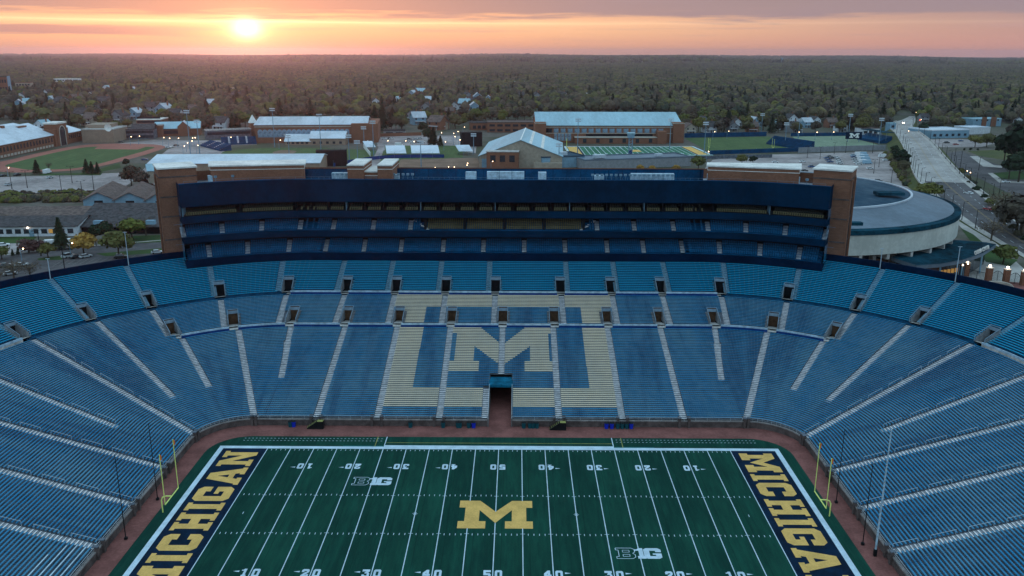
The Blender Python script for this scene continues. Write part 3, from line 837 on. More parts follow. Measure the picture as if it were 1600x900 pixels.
for L, d0, d1 in low:
    if d0 > 1: continue
    u = L[0][0]
    for e in (-1, 1):
        mb = MB(); c = Pt(u+e*1.0, -.1, 0); a = 0
        q = Pt(u+e*1.0+.01, -.1, 0)-Pt(u+e*1.0-.01, -.1, 0); a = math.atan2(q.y, q.x)
        mb.box(-.26, .26, -.26, .5, 0, 2.15, 0, RZ(a, c.x, c.y)); mb.box(-.32, .32, -.32, .56, 2.15, 2.3, 1, RZ(a, c.x, c.y))
        mb.build('wall_pier', [M['wallbrick'], M['concrete']], stad)
# tunnel
M['canopyblue'] = mat('weathered_blue_canopy', (.006, .115, .20), .8, .35, .6, spec=.05)
mb = MB()
for e in (-1, 1):
    mb.box(*sorted((e*2.35, e*2.62)), 35.0, 64, 0, 1.75)
    mb.face([(e*2.45,35.6,1.7),(e*2.45,50.8,1.7),(e*2.45,50.8,5.4),(e*2.45,35.6,1.75)])
mb.face([(-2.45,64,0),(2.45,64,0),(2.45,64,6),(-2.45,64,6)])
mb.face([(-2.45,50.8,4.0),(2.45,50.8,4.0),(2.45,64,4.0),(-2.45,64,4.0)])
for e in (-1, 1): mb.face([(e*2.44,50.7,0),(e*2.44,64,0),(e*2.44,64,5),(e*2.44,50.7,5)])
tn = mb.build('tunnel', M['concrete_dark'], stad)
mb = MB(); mb.box(-2.62, 2.62, 45.9, 50.9, 4.62, 4.95); mb.box(-2.62, 2.62, 45.75, 45.9, 4.5, 5.0); mb.build('tunnel_canopy', M['canopyblue'], tn)
mb = MB()
for e in (-1, 1):
    for i in range(6):
        y0 = 35.6+i*2.0; mb.tube((e*2.5, y0, 1.7+.2*i), (e*2.5, y0, 2.6+.45*i), .04, 4)
    mb.tube((e*2.5, 35.4, 2.6), (e*2.5, 46, 5.2), .05, 4)
mb.build('tunnel_railing', M['rail'], tn)
# rim wall
mb = MB()
P = span(-UMAX, UMAX)
HR = 22.2
for i in range(len(P)-1):
    p, q = P[i], P[i+1]
    mb.face([Pt(p,68.6,HR-.6), Pt(q,68.6,HR-.6), Pt(q,68.6,HR+1.75), Pt(p,68.6,HR+1.75)])
    mb.face([Pt(p,68.6,HR+1.75), Pt(q,68.6,HR+1.75), Pt(q,69.2,HR+1.75), Pt(p,69.2,HR+1.75)])
    mb.face([Pt(q,69.2,0), Pt(p,69.2,0), Pt(p,69.2,HR+1.75), Pt(q,69.2,HR+1.75)])
mb.build('rim_wall', M['navy_dark'], stad)
M['dashboard'] = None

# ------------------------------------------------------------------ suite building
sb = thing('suite_building', 'long navy press and suite building with brick end towers above the far stand', 'stadium building', (0, 98, 0))
UE = 51.2+27.3*40/90
def strip(mb, u0, u1, d0, d1, z0, z1, mi=0, both=False):
    P = [u0] + [u for u in US if u0+.05 < u < u1-.05] + [u1]
    for i in range(len(P)-1):
        p, q = P[i], P[i+1]
        mb.face([Pt(p,d0,z0), Pt(q,d0,z0), Pt(q,d1,z1), Pt(p,d1,z1)], mi)
mb = MB(); strip(mb, -UE, UE, 63.3, 63.3, 36.6, 42.6); strip(mb, -UE, UE, 63.3, 63.75, 42.6, 42.6); strip(mb, -UE, UE, 63.75, 63.75, 41.2, 42.6); strip(mb, -UE, UE, 63.3, 69, 36.6, 36.6)
mb.build('upper_fascia', M['navy'], sb, world=True)
mb = MB(); strip(mb, -UE, UE, 63.22, 63.22, 42.6, 42.78); strip(mb, -UE, UE, 63.22, 63.85, 42.78, 42.78); mb.build('parapet_coping', M['navy_mid'], sb, world=True)
for z0, z1, d, mm in ((32.3, 34.1, 63.3, 'navy'), (26.95, 28.6, 63.3, 'navy'), (20.3, 22.35, 63.3, 'navy_dark')):
    mb = MB(); strip(mb, -UE, UE, d, d, z0, z1); strip(mb, -UE, UE, d, 64.0, z1, z1); strip(mb, -UE, UE, d, 69.5, z0, z0); mb.build('balcony_fascia', M[mm], sb, world=True)
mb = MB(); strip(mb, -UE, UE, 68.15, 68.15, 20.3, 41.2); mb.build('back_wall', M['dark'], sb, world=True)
mb = MB()
strip(mb, -UE, UE, 78, 78, 0, 44.0)
for e in (-1, 1):
    mb.face([Pt(e*UE,69,0), Pt(e*UE,78,0), Pt(e*UE,78,41.2), Pt(e*UE,69,41.2)])
mb.build('rear_wall', M['brick'], sb, world=True)
mb = MB(); strip(mb, -UE, UE, 63.75, 78, 41.2, 41.2); mb.build('roof_deck', M['roofgrey'], sb, world=True)
mb = MB()
for e in (-1, 1):
    mb.face([Pt(e*UE,63.3,36.6), Pt(e*UE,70.5,36.6), Pt(e*UE,70.5,42.7), Pt(e*UE,63.3,42.7)])
    for z0, z1 in ((32.3, 34.1), (26.95, 28.6), (20.3, 22.35)):
        mb.face([Pt(e*UE,63.3,z0), Pt(e*UE,70.5,z0), Pt(e*UE,70.5,z1), Pt(e*UE,63.3,z1)])
mb.build('side_cladding', M['navy'], sb, world=True)
for e in (-1, 1):
    mb = MB()
    for z0, z1 in ((34.1, 36.6), (28.6, 32.3), (22.35, 26.95)):
        mb.face([Pt(e*(UE+.01),63.5,z0), Pt(e*(UE+.01),70.5,z0), Pt(e*(UE+.01),70.5,z1), Pt(e*(UE+.01),63.5,z1)])
    mb.build('side_glazing', M['glass_blue'], sb, world=True)
def wx(px, py, d=63.3):   # picture column -> u on the building front
    best = None
    lo, hi = -UE, UE
    for _ in range(40):
        m_ = (lo+hi)/2; q = proj(Pt(m_, d, 30))
        if q[0] < px: lo = m_
        else: hi = m_
    return (lo+hi)/2
a3 = [wx(x, 0, 66) for x in (323, 384, 449.5, 508, 568, 626, 692, 755, 819, 883, 949, 1006, 1067, 1126, 1190, 1252)]
a2 = [wx(x, 0, 66) for x in (285, 346.6, 409, 470, 522, 584, 642, 932, 990, 1051, 1105, 1165, 1227, 1290)]
YL = (wx(664, 0), wx(912, 0))
def seat_row(mb, u0, u1, d, h, mi=0, pitch=.56, wseat=.44):
    n = max(1, int((u1-u0)*scale_u((u0+u1)/2, d)/pitch))
    for i in range(n):
        u = u0 + (i+.5)*(u1-u0)/n; w_ = wseat/2/scale_u(u, d)
        P0 = [Pt(u-w_,d,h+.38), Pt(u+w_,d,h+.38), Pt(u+w_,d+.42,h+.42), Pt(u-w_,d+.42,h+.42)]
        mb.face(P0, mi)
        mb.face([Pt(u-w_,d+.40,h+.40), Pt(u+w_,d+.40,h+.40), Pt(u+w_,d+.50,h+.86), Pt(u-w_,d+.50,h+.86)], mi)
        mb.face([Pt(u-w_,d,h+.1), Pt(u+w_,d,h+.1), Pt(u+w_,d,h+.38), Pt(u-w_,d,h+.38)], mi)
def seating(zf, ais, nrow, rise, lo, hi):
    fl = MB(); run = .78
    for r in range(nrow):
        d = 64.0+r*run; h = zf + r*rise
        strip(fl, -UE+.2, UE-.2, d, d, h-rise, h); strip(fl, -UE+.2, UE-.2, d, d+run, h, h)
    fl.build('seating_tiers', M['navy_mid'], sb, world=True)
    cuts = [-UE+.3] + ais + [UE-.3]
    for i in range(len(cuts)-1):
        a, c = cuts[i]+.75/scale_u(cuts[i], 66), cuts[i+1]-.75/scale_u(cuts[i+1], 66)
        if c-a < .5: continue
        if lo is not None and a < YL[1] and c > YL[0]:
            if a < YL[0]-1.5:
                mb = MB(); [seat_row(mb, a, YL[0]-1.5, 64.2+r*run, zf+r*rise) for r in range(nrow)]; mb.build('seat_block', M['seat_navy'], sb, world=True)
            if c > YL[1]+1.5:
                mb = MB(); [seat_row(mb, YL[1]+1.5, c, 64.2+r*run, zf+r*rise) for r in range(nrow)]; mb.build('seat_block', M['seat_navy'], sb, world=True)
            continue
        mb = MB(); [seat_row(mb, a, c, 64.2+r*run, zf+r*rise) for r in range(nrow)]
        mb.build('seat_block', M['seat_navy'], sb, world=True)
    for u in ais:
        mb = MB()
        for r in range(nrow*2):
            d = 64.0+r*run/2; h = zf + r*rise/2
            ws = .6/scale_u(u, d); strip(mb, u-ws, u+ws, d, d, h-rise/2, h+.1, 1); strip(mb, u-ws, u+ws, d, d+run/2, h+.1, h+.1, 0)
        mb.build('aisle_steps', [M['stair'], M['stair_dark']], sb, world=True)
seating(22.7, a3, 5, .52, None, None)
seating(28.9, a2, 4, .52, 1, 1)
# club seats in the middle of the second level, two tones, between square columns
n = 4; w_ = (YL[1]-YL[0])/n
for i in range(n):
    a, c = YL[0]+i*w_+.5, YL[0]+(i+1)*w_-.5
    mb = MB(); [seat_row(mb, a, c, 64.3+r*.85, 29.0+r*.52, 0) for r in range(4)]
    mb.build('club_seat_block', M['seat_gold'], sb, world=True)
for i in range(n+1):
    u = YL[0]+i*w_; mb = MB(); c = Pt(u, 64.6, 0); mb.box(c.x-.35, c.x+.35, c.y-.35, c.y+.35, 28.6, 32.3); mb.build('column', M['dark'], sb, world=True)
for e, uu in ((-1, YL[0]), (1, YL[1])):
    mb = MB()
    for r in range(8):
        d = 64.1+r*.45; u = uu - e*(1.0) + e*r*.55; z = 28.9+r*.27
        strip(mb, min(u, u+e*.75), max(u, u+e*.75), d, d+.45, z+.1, z+.1); strip(mb, min(u, u+e*.75), max(u, u+e*.75), d, d, z-.2, z+.1)
    mb.build('angled_steps', M['stair'], sb, world=True)
# top level: suites, each bay two short rows of seats behind a post
nb = 25; xs0, xs1 = wx(288, 0), wx(1288, 0); pitch = (xs1-xs0)/nb
mb = MB(); strip(mb, -UE+.2, UE-.2, 64.0, 67.2, 34.15, 35.0); mb.build('suite_floor', M['dark'], sb, world=True)
for i in range(nb):
    ws = .75/scale_u(xs0+i*pitch, 64); a = xs0+i*pitch+ws; c = a+pitch-2*ws
    mb = MB(); seat_row(mb, a, c, 64.1, 34.2, 0); seat_row(mb, a+.1, c-.1, 65.2, 34.6, 1); seat_row(mb, a+.1, c-.1, 66.1, 35.0, 1)
    mb.build('suite_seats', [M['seat_gold'], M['seat_grey']], sb, world=True)
    mb = MB(); cc = Pt(xs0+i*pitch, 63.9, 0); mb.box(cc.x-.06, cc.x+.06, cc.y, cc.y+2.4, 34.1, 36.6); mb.build('suite_divider', M['pole_blue'] if i % 4 == 0 else M['dark'], sb, world=True)
mb = MB()
for i in range(30):
    u = -UE+1+i*(2*UE-2)/29
    for zz in (26.6, 32.0):
        strip(mb, u-1.6, u+1.6, 67.5, 67.5, zz-.5, zz-.42)
mb.build('glass_rail', M['window_sky'], sb, world=True)
# rooftop: navy screens, brick penthouses with white roofs, railings, units
mb = MB()
strip(mb, -UE+8, wx(592, 0), 74, 74, 41.2, 44.0); strip(mb, wx(612, 0), wx(1104, 0), 74, 74, 41.2, 44.15)
mb.build('roof_screen', M['navy_mid'], sb, world=True)
mb = MB(); strip(mb, wx(612, 0), wx(1104, 0), 73.9, 73.9, 44.15, 44.3); strip(mb, wx(475, 0), wx(545, 0), 73.9, 73.9, 44.0, 44.15)
for i in range(22):
    u = wx(620, 0)+i*(wx(1100, 0)-wx(620, 0))/21; strip(mb, u-.05, u+.05, 73.85, 73.85, 41.2, 44.1)
mb.build('screen_trim', M['navy'], sb, world=True)
def pent(poly, z1, name='brick_penthouse', z0=41.2, cx=None):
    mb = MB(); cxx = sum(p[0] for p in poly)/len(poly); cyy = sum(p[1] for p in poly)/len(poly)
    mb.prism(poly, z0, z1-.35)
    ob = mb.build(name, M['brick'], sb, world=True)
    big = [(cxx+(p[0]-cxx)*1.035, cyy+(p[1]-cyy)*1.035) for p in poly]; sm = [(cxx+(p[0]-cxx)*.93, cyy+(p[1]-cyy)*.90) for p in poly]
    mb = MB(); mb.prism(big, z1-.35, z1); mb.prism([(cxx+(p[0]-cxx)*1.01, cyy+(p[1]-cyy)*1.01) for p in poly], z1-1.3, z1-1.15)
    r = mb.build('roof', M['roofwhite'], ob); r.location = (0, 0, 0)
    r.data.transform(Matrix.Translation((-sb.location.x, -sb.location.y, -sb.location.z)))
    mb = MB(); mb.prism(sm, z1+.002, z1+.006); q = mb.build('roof_panel', M['roofice'], r) if False else None
    return ob
def gz(L, z): return [tuple(G(x, y, z)[:2]) for x, y in L]
pent([(-81.4,106),(-78.2,96.7),(-54.2,100.7),(-56.4,110.6)][::-1], 46.5)
pent([(56.3,107.1),(54.8,100.6),(77.6,94.8),(81,105.2)], 46.5)
pent([(-42.3,99.7),(-37.9,99.7),(-37.9,113),(-42.3,113)], 46.5)
pent([(-34.2,99.7),(-30.2,99.7),(-30.2,113),(-34.2,113)], 46.5)
pent([(-37.9,101),(-34.2,101),(-34.2,112),(-37.9,112)], 44.6)
for s in (-1, 1):
    T = RZ(-math.radians(28)*s, s*87.8, 97.4)
    mb = MB(); mb.box(-4.7, 4.7, -4.4, 6.0, 0, 46.1, 0, T)
    tw = mb.build('end_tower', M['brick'], sb, world=True)
    mb = MB(); mb.box(-5.0, 5.0, -4.8, 6.3, 46.1, 46.5, 0, T)
    r = mb.build('roof', M['roofwhite'], tw); r.data.transform(Matrix.Translation((0, -98, 0)))
    mb = MB()
    for z in (21, 27.2, 33.4, 38.6, 43.8): mb.box(-4.8, 4.8, -4.5, 6.1, z, z+.35, 0, T)
    r = mb.build('string_course', M['wallbrick'], tw); r.data.transform(Matrix.Translation((0, -98, 0)))
    # tall arched recess on the outer face
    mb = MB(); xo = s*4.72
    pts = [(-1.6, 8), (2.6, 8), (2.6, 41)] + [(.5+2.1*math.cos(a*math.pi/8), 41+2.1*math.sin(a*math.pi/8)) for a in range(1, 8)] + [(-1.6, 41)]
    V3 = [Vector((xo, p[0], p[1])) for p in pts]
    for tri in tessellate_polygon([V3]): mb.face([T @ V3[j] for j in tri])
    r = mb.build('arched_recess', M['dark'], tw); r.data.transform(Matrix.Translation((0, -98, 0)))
    for q in (-3.6, 3.4):
        mb = MB(); mb.box(*sorted((s*4.7, s*5.15)), q-.5, q+.5, 0, 44, 0, T); r = mb.build('pilaster', M['brick'], tw); r.data.transform(Matrix.Translation((0, -98, 0)))
for x0, x1, hh in ((728, 745, 1.5), (761, 819, 1.6), (840, 853, 1.5), (612, 626, .7), (927, 942, .7), (332, 374, 1.2), (412, 474, 1.1), (522, 592, 1.15), (983, 1050, 1.2), (1100, 1165, 1.2), (1202, 1244, 1.3)):
    u0, u1 = wx(x0, 0, 68), wx(x1, 0, 68); mb = MB(); nn = max(1, int((u1-u0)/2.6))
    for i in range(nn):
        a = u0+(u1-u0)*i/nn; c = u0+(u1-u0)*(i+1)/nn-.12; p, q = Pt(a, 68, 0), Pt(c, 68, 0); an = math.atan2(q.y-p.y, q.x-p.x)
        L_ = (q-p).length; mb.box(0, L_, 0, 1.6, 41.2, 42.6+hh, 0, RZ(an, p.x, p.y))
    mb.build('roof_unit', M['copingpale'], sb, world=True)
for x0, x1 in ((330, 410), (408, 475), (520, 650), (920, 1050), (1090, 1165), (1170, 1265)):
    u0, u1 = wx(x0, 0, 66.5), wx(x1, 0, 66.5); mb = MB(); nn = int((u1-u0)/1.25)
    for i in range(nn):
        u = u0+(i+.5)*(u1-u0)/nn; c = Pt(u, 66.6, 0)
        mb.tube((c.x, c.y, 41.2), (c.x, c.y, 43.7), .05, 4); mb.box(c.x-.36, c.x+.36, c.y-.25, c.y+.25, 43.35, 43.9, 0)
    mb.build('roof_camera_stands', M['pole_blue'], sb, world=True)
mb = MB()
for k in range(90):
    u = -UE+.5+k*(2*UE-1)/89; c = Pt(u, 64.6, 0); mb.tube((c.x, c.y, 41.2), (c.x, c.y, 43.15), .03, 4)
    if k:
        mb.tube((c.x, c.y, 43.15), (pc.x, pc.y, 43.15), .03, 4)
    pc = c
mb.build('roof_railing', M['pole_blue'], sb, world=True)

# ------------------------------------------------------------------ stadium things
def goalpost(x, s):
    t = thing('goal_post', 'yellow goal post at the %s end zone' % ('left' if s < 0 else 'right'), 'goal post', (x, .03, .03), 0, 'goal posts')
    mb = MB(); P = [(0, 0, 0), (0, 0, 2.3), (-s*.25, 0, 2.85), (-s*.8, 0, 3.08), (-s*1.85, 0, 3.1)]
    for i in range(4): mb.tube(P[i], P[i+1], .11, 8)
    mb.build('gooseneck', M['post_yellow'], t)
    mb = MB(); mb.tube((-s*1.85, -2.85, 3.1), (-s*1.85, 2.85, 3.1), .10, 8); mb.build('crossbar', M['post_yellow'], t)
    for e in (-1, 1):
        mb = MB(); mb.tube((-s*1.85, e*2.82, 3.1), (-s*1.85, e*2.82, 12.2), .075, 8); o = mb.build('upright', M['post_yellow'], t)
        mb = MB(); mb.box(-s*1.85-.06, -s*1.85+.3, e*2.82-.02, e*2.82+.02, 11.2, 12.1); mb.build('ribbon', M['orange'], o)
goalpost(-56.7, -1); goalpost(56.65, 1)
for i, (x, y, h, m_, lab) in enumerate(((-59.3, -8.3, 14.9, 'black', 'black net pole nearest the camera by the left field wall'), (-59.3, 4.2, 14.5, 'black', 'black net pole behind the left goal post'),
        (59.4, 4.5, 14.0, 'black', 'black net pole behind the right goal post'), (58.9, -8.6, 14.6, 'black', 'black net pole beside the white pole at the right field wall'),
        (59.6, -11.7, 21.5, 'rail', 'tall pale pole at the right field wall'))):
    t = thing('net_pole' if m_ == 'black' else 'camera_pole', lab, 'pole', (x, y, .02), 0, 'net poles' if m_ == 'black' else None)
    mb = MB(); mb.tube((0,0,0), (0,0,h), .09 if m_ == 'black' else .17, 8, r2=.05 if m_ == 'black' else .1); mb.build('pole', M['black'] if m_ == 'black' else M['copingpale'], t)
    mb = MB(); mb.box(-.22, .22, -.22, .22, 0, .4 if m_ == 'black' else 1.2); mb.build('base_pad', M['black'], t)
# wheeled stairs at the field wall
for i, (x, lab) in enumerate(((-37.9, 'black wheeled stair unit at the field wall left of the tunnel'), (12.6, 'black wheeled stair unit at the field wall right of the tunnel'))):
    t = thing('wheeled_stair', lab, 'stair unit', (x, 34.0, .012), 0, 'wheeled stairs at the field wall')
    mb = MB()
    for k in range(6): mb.box(-2.2+k*.35, -1.85+k*.35, -.55, .55, 0, .25*(k+1))
    mb.box(-.1, 1.2, -.6, .6, 0, 1.62); mb.build('steps', M['black'], t)
    mb = MB()
    for k in range(6): mb.box(-2.2+k*.35, -2.12+k*.35, -.56, .5, .25*(k+1), .25*(k+1)+.03)
    mb.box(-.1, 1.15, -.5, .5, 1.62, 1.66); mb.build('yellow_nosing', M['dash'], t)
    for e in (-.56, .56):
        mb = MB(); mb.tube((-2.2, e, 1.1), (-.1, e, 2.6), .03, 4); mb.tube((-.1, e, 2.6), (1.2, e, 2.6), .03, 4)
        for q in (-2.2, -.1, 1.2): mb.tube((q, e, .2), (q, e, 1.1 if q < -1 else 2.6), .03, 4)
        mb.build('handrail', M['black'], t)
def bin_proto(m_, nm):
    t = thing(nm, 'bin', 'bin', (0, 0, -50)); mb = MB()
    n = 10
    mb.tube((0,0,0), (0,0,.95), .32, n, 0, .36); mb.build('barrel', M[m_], t)
    mb = MB(); mb.tube((0,0,.95), (0,0,1.08), .39, n, 0, .25); mb.build('lid', M['black'], t); return t
bg_, bb_ = bin_proto('bin', 'waste_bin'), bin_proto('binblue', 'recycling_bin')
for x, y, kind in ((456, 667, 'g'), (461.5, 666.5, 'b'), (643, 667, 'g'), (694, 667, 'g'), (717, 667, 'g'), (720, 667, 'g'), (734, 667, 'g'), (741.5, 666, 'b'), (819.5, 667, 'g'), (829, 666, 'g'), (834, 666, 'g'), (840, 667, 'g'), (948.5, 667, 'b'), (956.5, 666, 'b'), (966, 667, 'g'), (973, 667, 'g'), (980, 667, 'g'), (987, 667, 'b')):
    p = G(x, y, .01); p.y = min(p.y, 34.6)
    side = 'left of' if x < 780 else 'right of'
    place(bg_ if kind == 'g' else bb_, p, 0, 1.25, ('dark green round bin' if kind == 'g' else 'bright blue round bin') + ' against the field wall %s the tunnel' % side, 'bins along the field wall %s the tunnel, %s' % (side, 'green' if kind == 'g' else 'blue'))
# flag poles on the rim
for (x, yb, yt, lab) in ((75, 437, 408, 'thin white pole on the bowl rim, leftmost'), (194, 412, 366, 'thin white pole on the bowl rim beside the left brick tower'), (1378, 413, 385, 'thin white pole on the bowl rim beside the right brick tower'), (1497, 434, 381, 'thin white pole on the bowl rim, rightmost, before the gates')):
    p = G(x, yb, HR+.2); u, d = inv(p.x, p.y); p = Pt(u, 68.3, HR); h = HT(x, yt, p)-HR
    t = thing('rim_pole', lab, 'pole', p, 0, 'poles on the bowl rim')
    mb = MB(); mb.tube((0,0,0), (0,0,h), .12, 6, r2=.07); mb.build('pole', M['rail'], t)
    mb = MB(); mb.box(-.5, .5, -.05, .05, h-.1, h); mb.build('crossarm', M['rail'], t)
# ================================================================== SURROUNDINGS
def poly(name, pts, z, m_, parent=None, kind=True):
    mb = MB(); mb.flat([(p[0], p[1]) for p in pts], z); o = mb.build(name, M[m_], parent)
    if kind: struct(o)
    return o
def gp_(L, z=0): return [G(x, y, z) for x, y in L]
def bez(P, n=6, closed=True):
    out = []; N = len(P)
    for i in range(N if closed else N-1):
        p0, p1, p2, p3 = P[(i-1) % N], P[i], P[(i+1) % N], P[(i+2) % N]
        if not closed: p0 = P[max(0, i-1)]; p3 = P[min(N-1, i+2)]
        for k in range(n):
            t = k/n
            out.append(tuple(.5*((2*p1[j])+(-p0[j]+p2[j])*t+(2*p0[j]-5*p1[j]+4*p2[j]-p3[j])*t*t+(-p0[j]+3*p1[j]-3*p2[j]+p3[j])*t**3) for j in range(2)))
    if not closed: out.append(tuple(P[-1][:2]))
    return out
# --- ground areas
M['paintdull'] = mat('worn_parking_paint', (.34, .31, .29), .9, .3, .6)
poly('parking_lot', gp_([(-60,316),(150,308),(186,302),(208,285),(228,262),(262,236),(300,228),(340,232),(345,262),(250,300),(215,272),(60,279),(-60,284)]), .012, 'asphalt_pale')
poly('asphalt_road', gp_([(-60,450),(-60,408),(40,397),(130,388),(270,376),(300,381),(300,404),(230,402),(150,420),(60,450)]), .012, 'asphalt')
poly('asphalt_yard', gp_([(-40,405),(-40,385),(60,380),(115,384),(120,392),(20,402)]), .008, 'asphalt_pale')
poly('lawn', gp_([(-40,386),(-40,372),(60,372),(45,384)]), .03, 'grass')
poly('lawn', gp_([(150,400),(230,393),(262,390),(262,397),(200,402),(165,404)]), .03, 'grass')
poly('lawn', gp_([(200,384),(262,381),(262,370),(205,372)]), .03, 'grass')
poly('lawn', gp_([(58,408),(90,404),(98,405),(96,410),(60,411)]), .03, 'grass')
for y0, y1 in ((389.5, 390.5),):
    poly('kerb_strip', gp_([(-60,411),(40,399.5),(130,389.5),(270,377.5),(270,376.4),(130,388.2),(40,398),(-60,409)]), .05, 'sidewalk')
# --- running track and infield on the left
OV = [(-30,266),(-38,262),(6,256),(60,243),(120,231.5),(172,228),(232,228.5),(257,232.5),(232,243),(190,255),(150,264.5),(110,270.5),(50,273.5),(0,273)]
IN = [(22,266.5),(7,263.5),(30,256),(78,244),(124,235),(160,232.5),(205,233),(240,233),(222,240),(190,249),(156,259),(118,266.5),(80,269),(45,269.5)]
poly('running_track', bez(gp_(OV), 5), .03, 'clay')
poly('infield_grass', bez(gp_(IN), 5), .045, 'grassfield')
poly('clay_apron', gp_([(146,236.5),(152,232.6),(212,230.5),(226,233),(214,237)]), .055, 'clay')
poly('track_verge', gp_([(155,272.5),(188,266),(186,258.5),(165,264),(150,270)]), .02, 'grass')
poly('track_verge', gp_([(60,276),(160,272.2),(156,277.5),(60,278.5)]), .02, 'grass')
mb = MB()
for i in range(14):
    a = G(10+i*12.5, 283, .03); c = G(4+i*12.5, 301, .03); d = Vector((.06, 0, 0)); mb.face([a-d, c-d, c+d, a+d])
tag(mb.build('parking_lines', M['paintdull']), kind='structure')
mb = MB()
for i in range(12):
    a = G(96+i*10.5, 412-i*.9, .03); c = G(82+i*10.5, 420-i*.9, .03); d = Vector((.055, 0, 0)); mb.face([a-d, c-d, c+d, a+d])
tag(mb.build('parking_lines', M['paintdull']), kind='structure')
# --- sports fields
poly('paved_yard', gp_([(228,262),(262,236),(300,226),(345,228),(350,240),(300,262),(240,275)]), .018, 'asphalt_pale')
poly('paved_yard', gp_([(180,228),(240,222),(400,222),(400,228),(260,233)]), .016, 'asphalt_pale')
poly('ballpark_grass', bez(gp_([(345,242),(372,236),(440,233),(560,235),(620,240),(690,246),(690,252),(500,262),(380,252)]), 4), .02, 'grassfield')
poly('infield_dirt', bez(gp_([(425,240),(440,236.5),(462,238),(452,243),(432,244)]), 4), .05, 'dirt')
poly('paved_yard', gp_([(585,214),(695,212),(745,214),(742,240),(690,232),(640,231),(598,236),(590,262),(575,262),(590,232)]), .022, 'asphalt_pale')
poly('parking_lot', gp_([(588,229),(595,213.5),(660,212),(662,229)]), .03, 'asphalt_pale')
poly('side_lawn', gp_([(600,247),(600,228.5),(720,228),(722,247)]), .035, 'grassfield')
poly('service_yard', gp_([(620,262),(625,250),(745,247),(750,262)]), .025, 'dirt')
tf = poly('practice_field', gp_([(880,229),(1083,227),(1118,242.5),(890,246)]), .03, 'turf2')
A, B, C_, D_ = G(883.5,228.5), G(1079,227.3), G(1109,240.5), G(892,242.8)
def quadp(u, v): return (A*(1-u)+B*u)*(1-v) + (D_*(1-u)+C_*u)*v
def qrect(mb, u0, u1, v0, v1, z, mi=0):
    P = [quadp(u0,v1), quadp(u1,v1), quadp(u1,v0), quadp(u0,v0)]; mb.face([(p.x, p.y, z) for p in P], mi)
mb = MB()
for k in range(21): u = .1+.8*k/20; qrect(mb, u-.0022, u+.0022, .02, .98, .05)
qrect(mb, 0, 1, -.02, .02, .052); qrect(mb, 0, 1, .98, 1.02, .052); qrect(mb, -.018, 0, -.02, 1.02, .052); qrect(mb, 1, 1.018, -.02, 1.02, .052)
for k in range(9): u = .18+.08*k; qrect(mb, u-.011, u+.011, .80, .84, .055); qrect(mb, u-.011, u+.011, .15, .19, .055)
mb.build('field_markings', M['paintw'], tf)
mb = MB(); qrect(mb, 0.006, .083, .04, .96, .05); qrect(mb, .917, .99, .04, .96, .05); qrect(mb, .46, .54, .40, .62, .056); mb.build('end_zone', M['maize'], tf)
mb = MB(); qrect(mb, .083, .095, .02, .98, .05); qrect(mb, .905, .917, .02, .98, .05); mb.build('end_zone_edge', M['navyturf'], tf)
poly('grass_practice_field', gp_([(1068,214.5),(1200,211),(1248,232),(1112,238)]), .03, 'grassfield')
poly('soccer_field', gp_([(1236,211),(1318,209.5),(1383,226),(1268,230)]), .03, 'turf3')
# --- right: car park, roads, banks
poly('parking_lot', gp_([(1100,262),(1112,248),(1150,241),(1300,236),(1388,233.5),(1400,240),(1436,290),(1445,325),(1340,330),(1250,300)]), .012, 'asphalt_pale')
poly('verge', gp_([(1388,233),(1412,228),(1432,280),(1436,292),(1426,288),(1400,246)]), .03, 'grass_dry')
poly('side_road', gp_([(1475,236),(1500,232),(1555,252),(1600,262),(1640,275),(1640,330),(1580,300),(1530,275),(1495,262)]), .012, 'asphalt')
poly('yard', gp_([(1452,214),(1500,213),(1560,218),(1530,226),(1465,226)]), .012, 'asphalt_pale')
poly('lawn', gp_([(1510,232),(1600,228),(1640,236),(1640,246),(1570,246),(1530,240)]), .02, 'grass_dry')
poly('lawn', gp_([(1550,266),(1600,262),(1640,268),(1640,276),(1565,276)]), .03, 'grass')
poly('pavement', gp_([(1514,240),(1526,240),(1552,254),(1580,256),(1578,259),(1535,256)]), .03, 'sidewalk')
poly('pavement', gp_([(1542,266),(1552,266),(1566,278),(1600,279),(1600,282),(1560,281)]), .03, 'sidewalk')
poly('pavement', gp_([(1480,330),(1500,338),(1552,372),(1610,425),(1640,450),(1500,450),(1490,415),(1540,400),(1500,350)]), .02, 'sidewalk')
poly('lawn', gp_([(1500,352),(1520,362),(1556,392),(1590,402),(1578,412),(1540,405),(1520,378)]), .04, 'grass')
poly('brick_plaza', gp_([(1500,440),(1545,434),(1640,440),(1640,480),(1500,460)]), .03, 'brickpath')
# --- road over the railway
RD = [(1420,178,1428,178,0),(1409,183.5,1429,185,1),(1385,192,1425,196,3.5),(1396,204,1435,203,5),(1408,223,1457,220,6),(1414,237,1471,237,5.5),(1421,255,1489,257,5),(1428,272,1507,275,4),(1442,290,1531,294,2.5),(1465,312,1566,320,1),(1500,340,1602,346,.3),(1560,376,1662,388,.1),(1640,420,1760,450,0)]
LS = []; RS = []
for xl, yl, xr, yr, z in RD: LS.append(G(xl, yl, z+.15)); RS.append(G(xr, yr, z+.15))
def cr(P, n=5):
    out = []; N = len(P)
    for i in range(N-1):
        p0, p1, p2, p3 = P[max(0,i-1)], P[i], P[i+1], P[min(N-1,i+2)]
        for k in range(n):
            t = k/n; out.append(.5*((2*p1)+(-p0+p2)*t+(2*p0-5*p1+4*p2-p3)*t*t+(-p0+3*p1-3*p2+p3)*t**3))
    out.append(P[-1].copy()); return out
LS, RS = cr(LS), cr(RS)
def rl_(i, t, dz=0): 
    p = LS[i]*(1-t)+RS[i]*t; return Vector((p.x, p.y, p.z+dz))
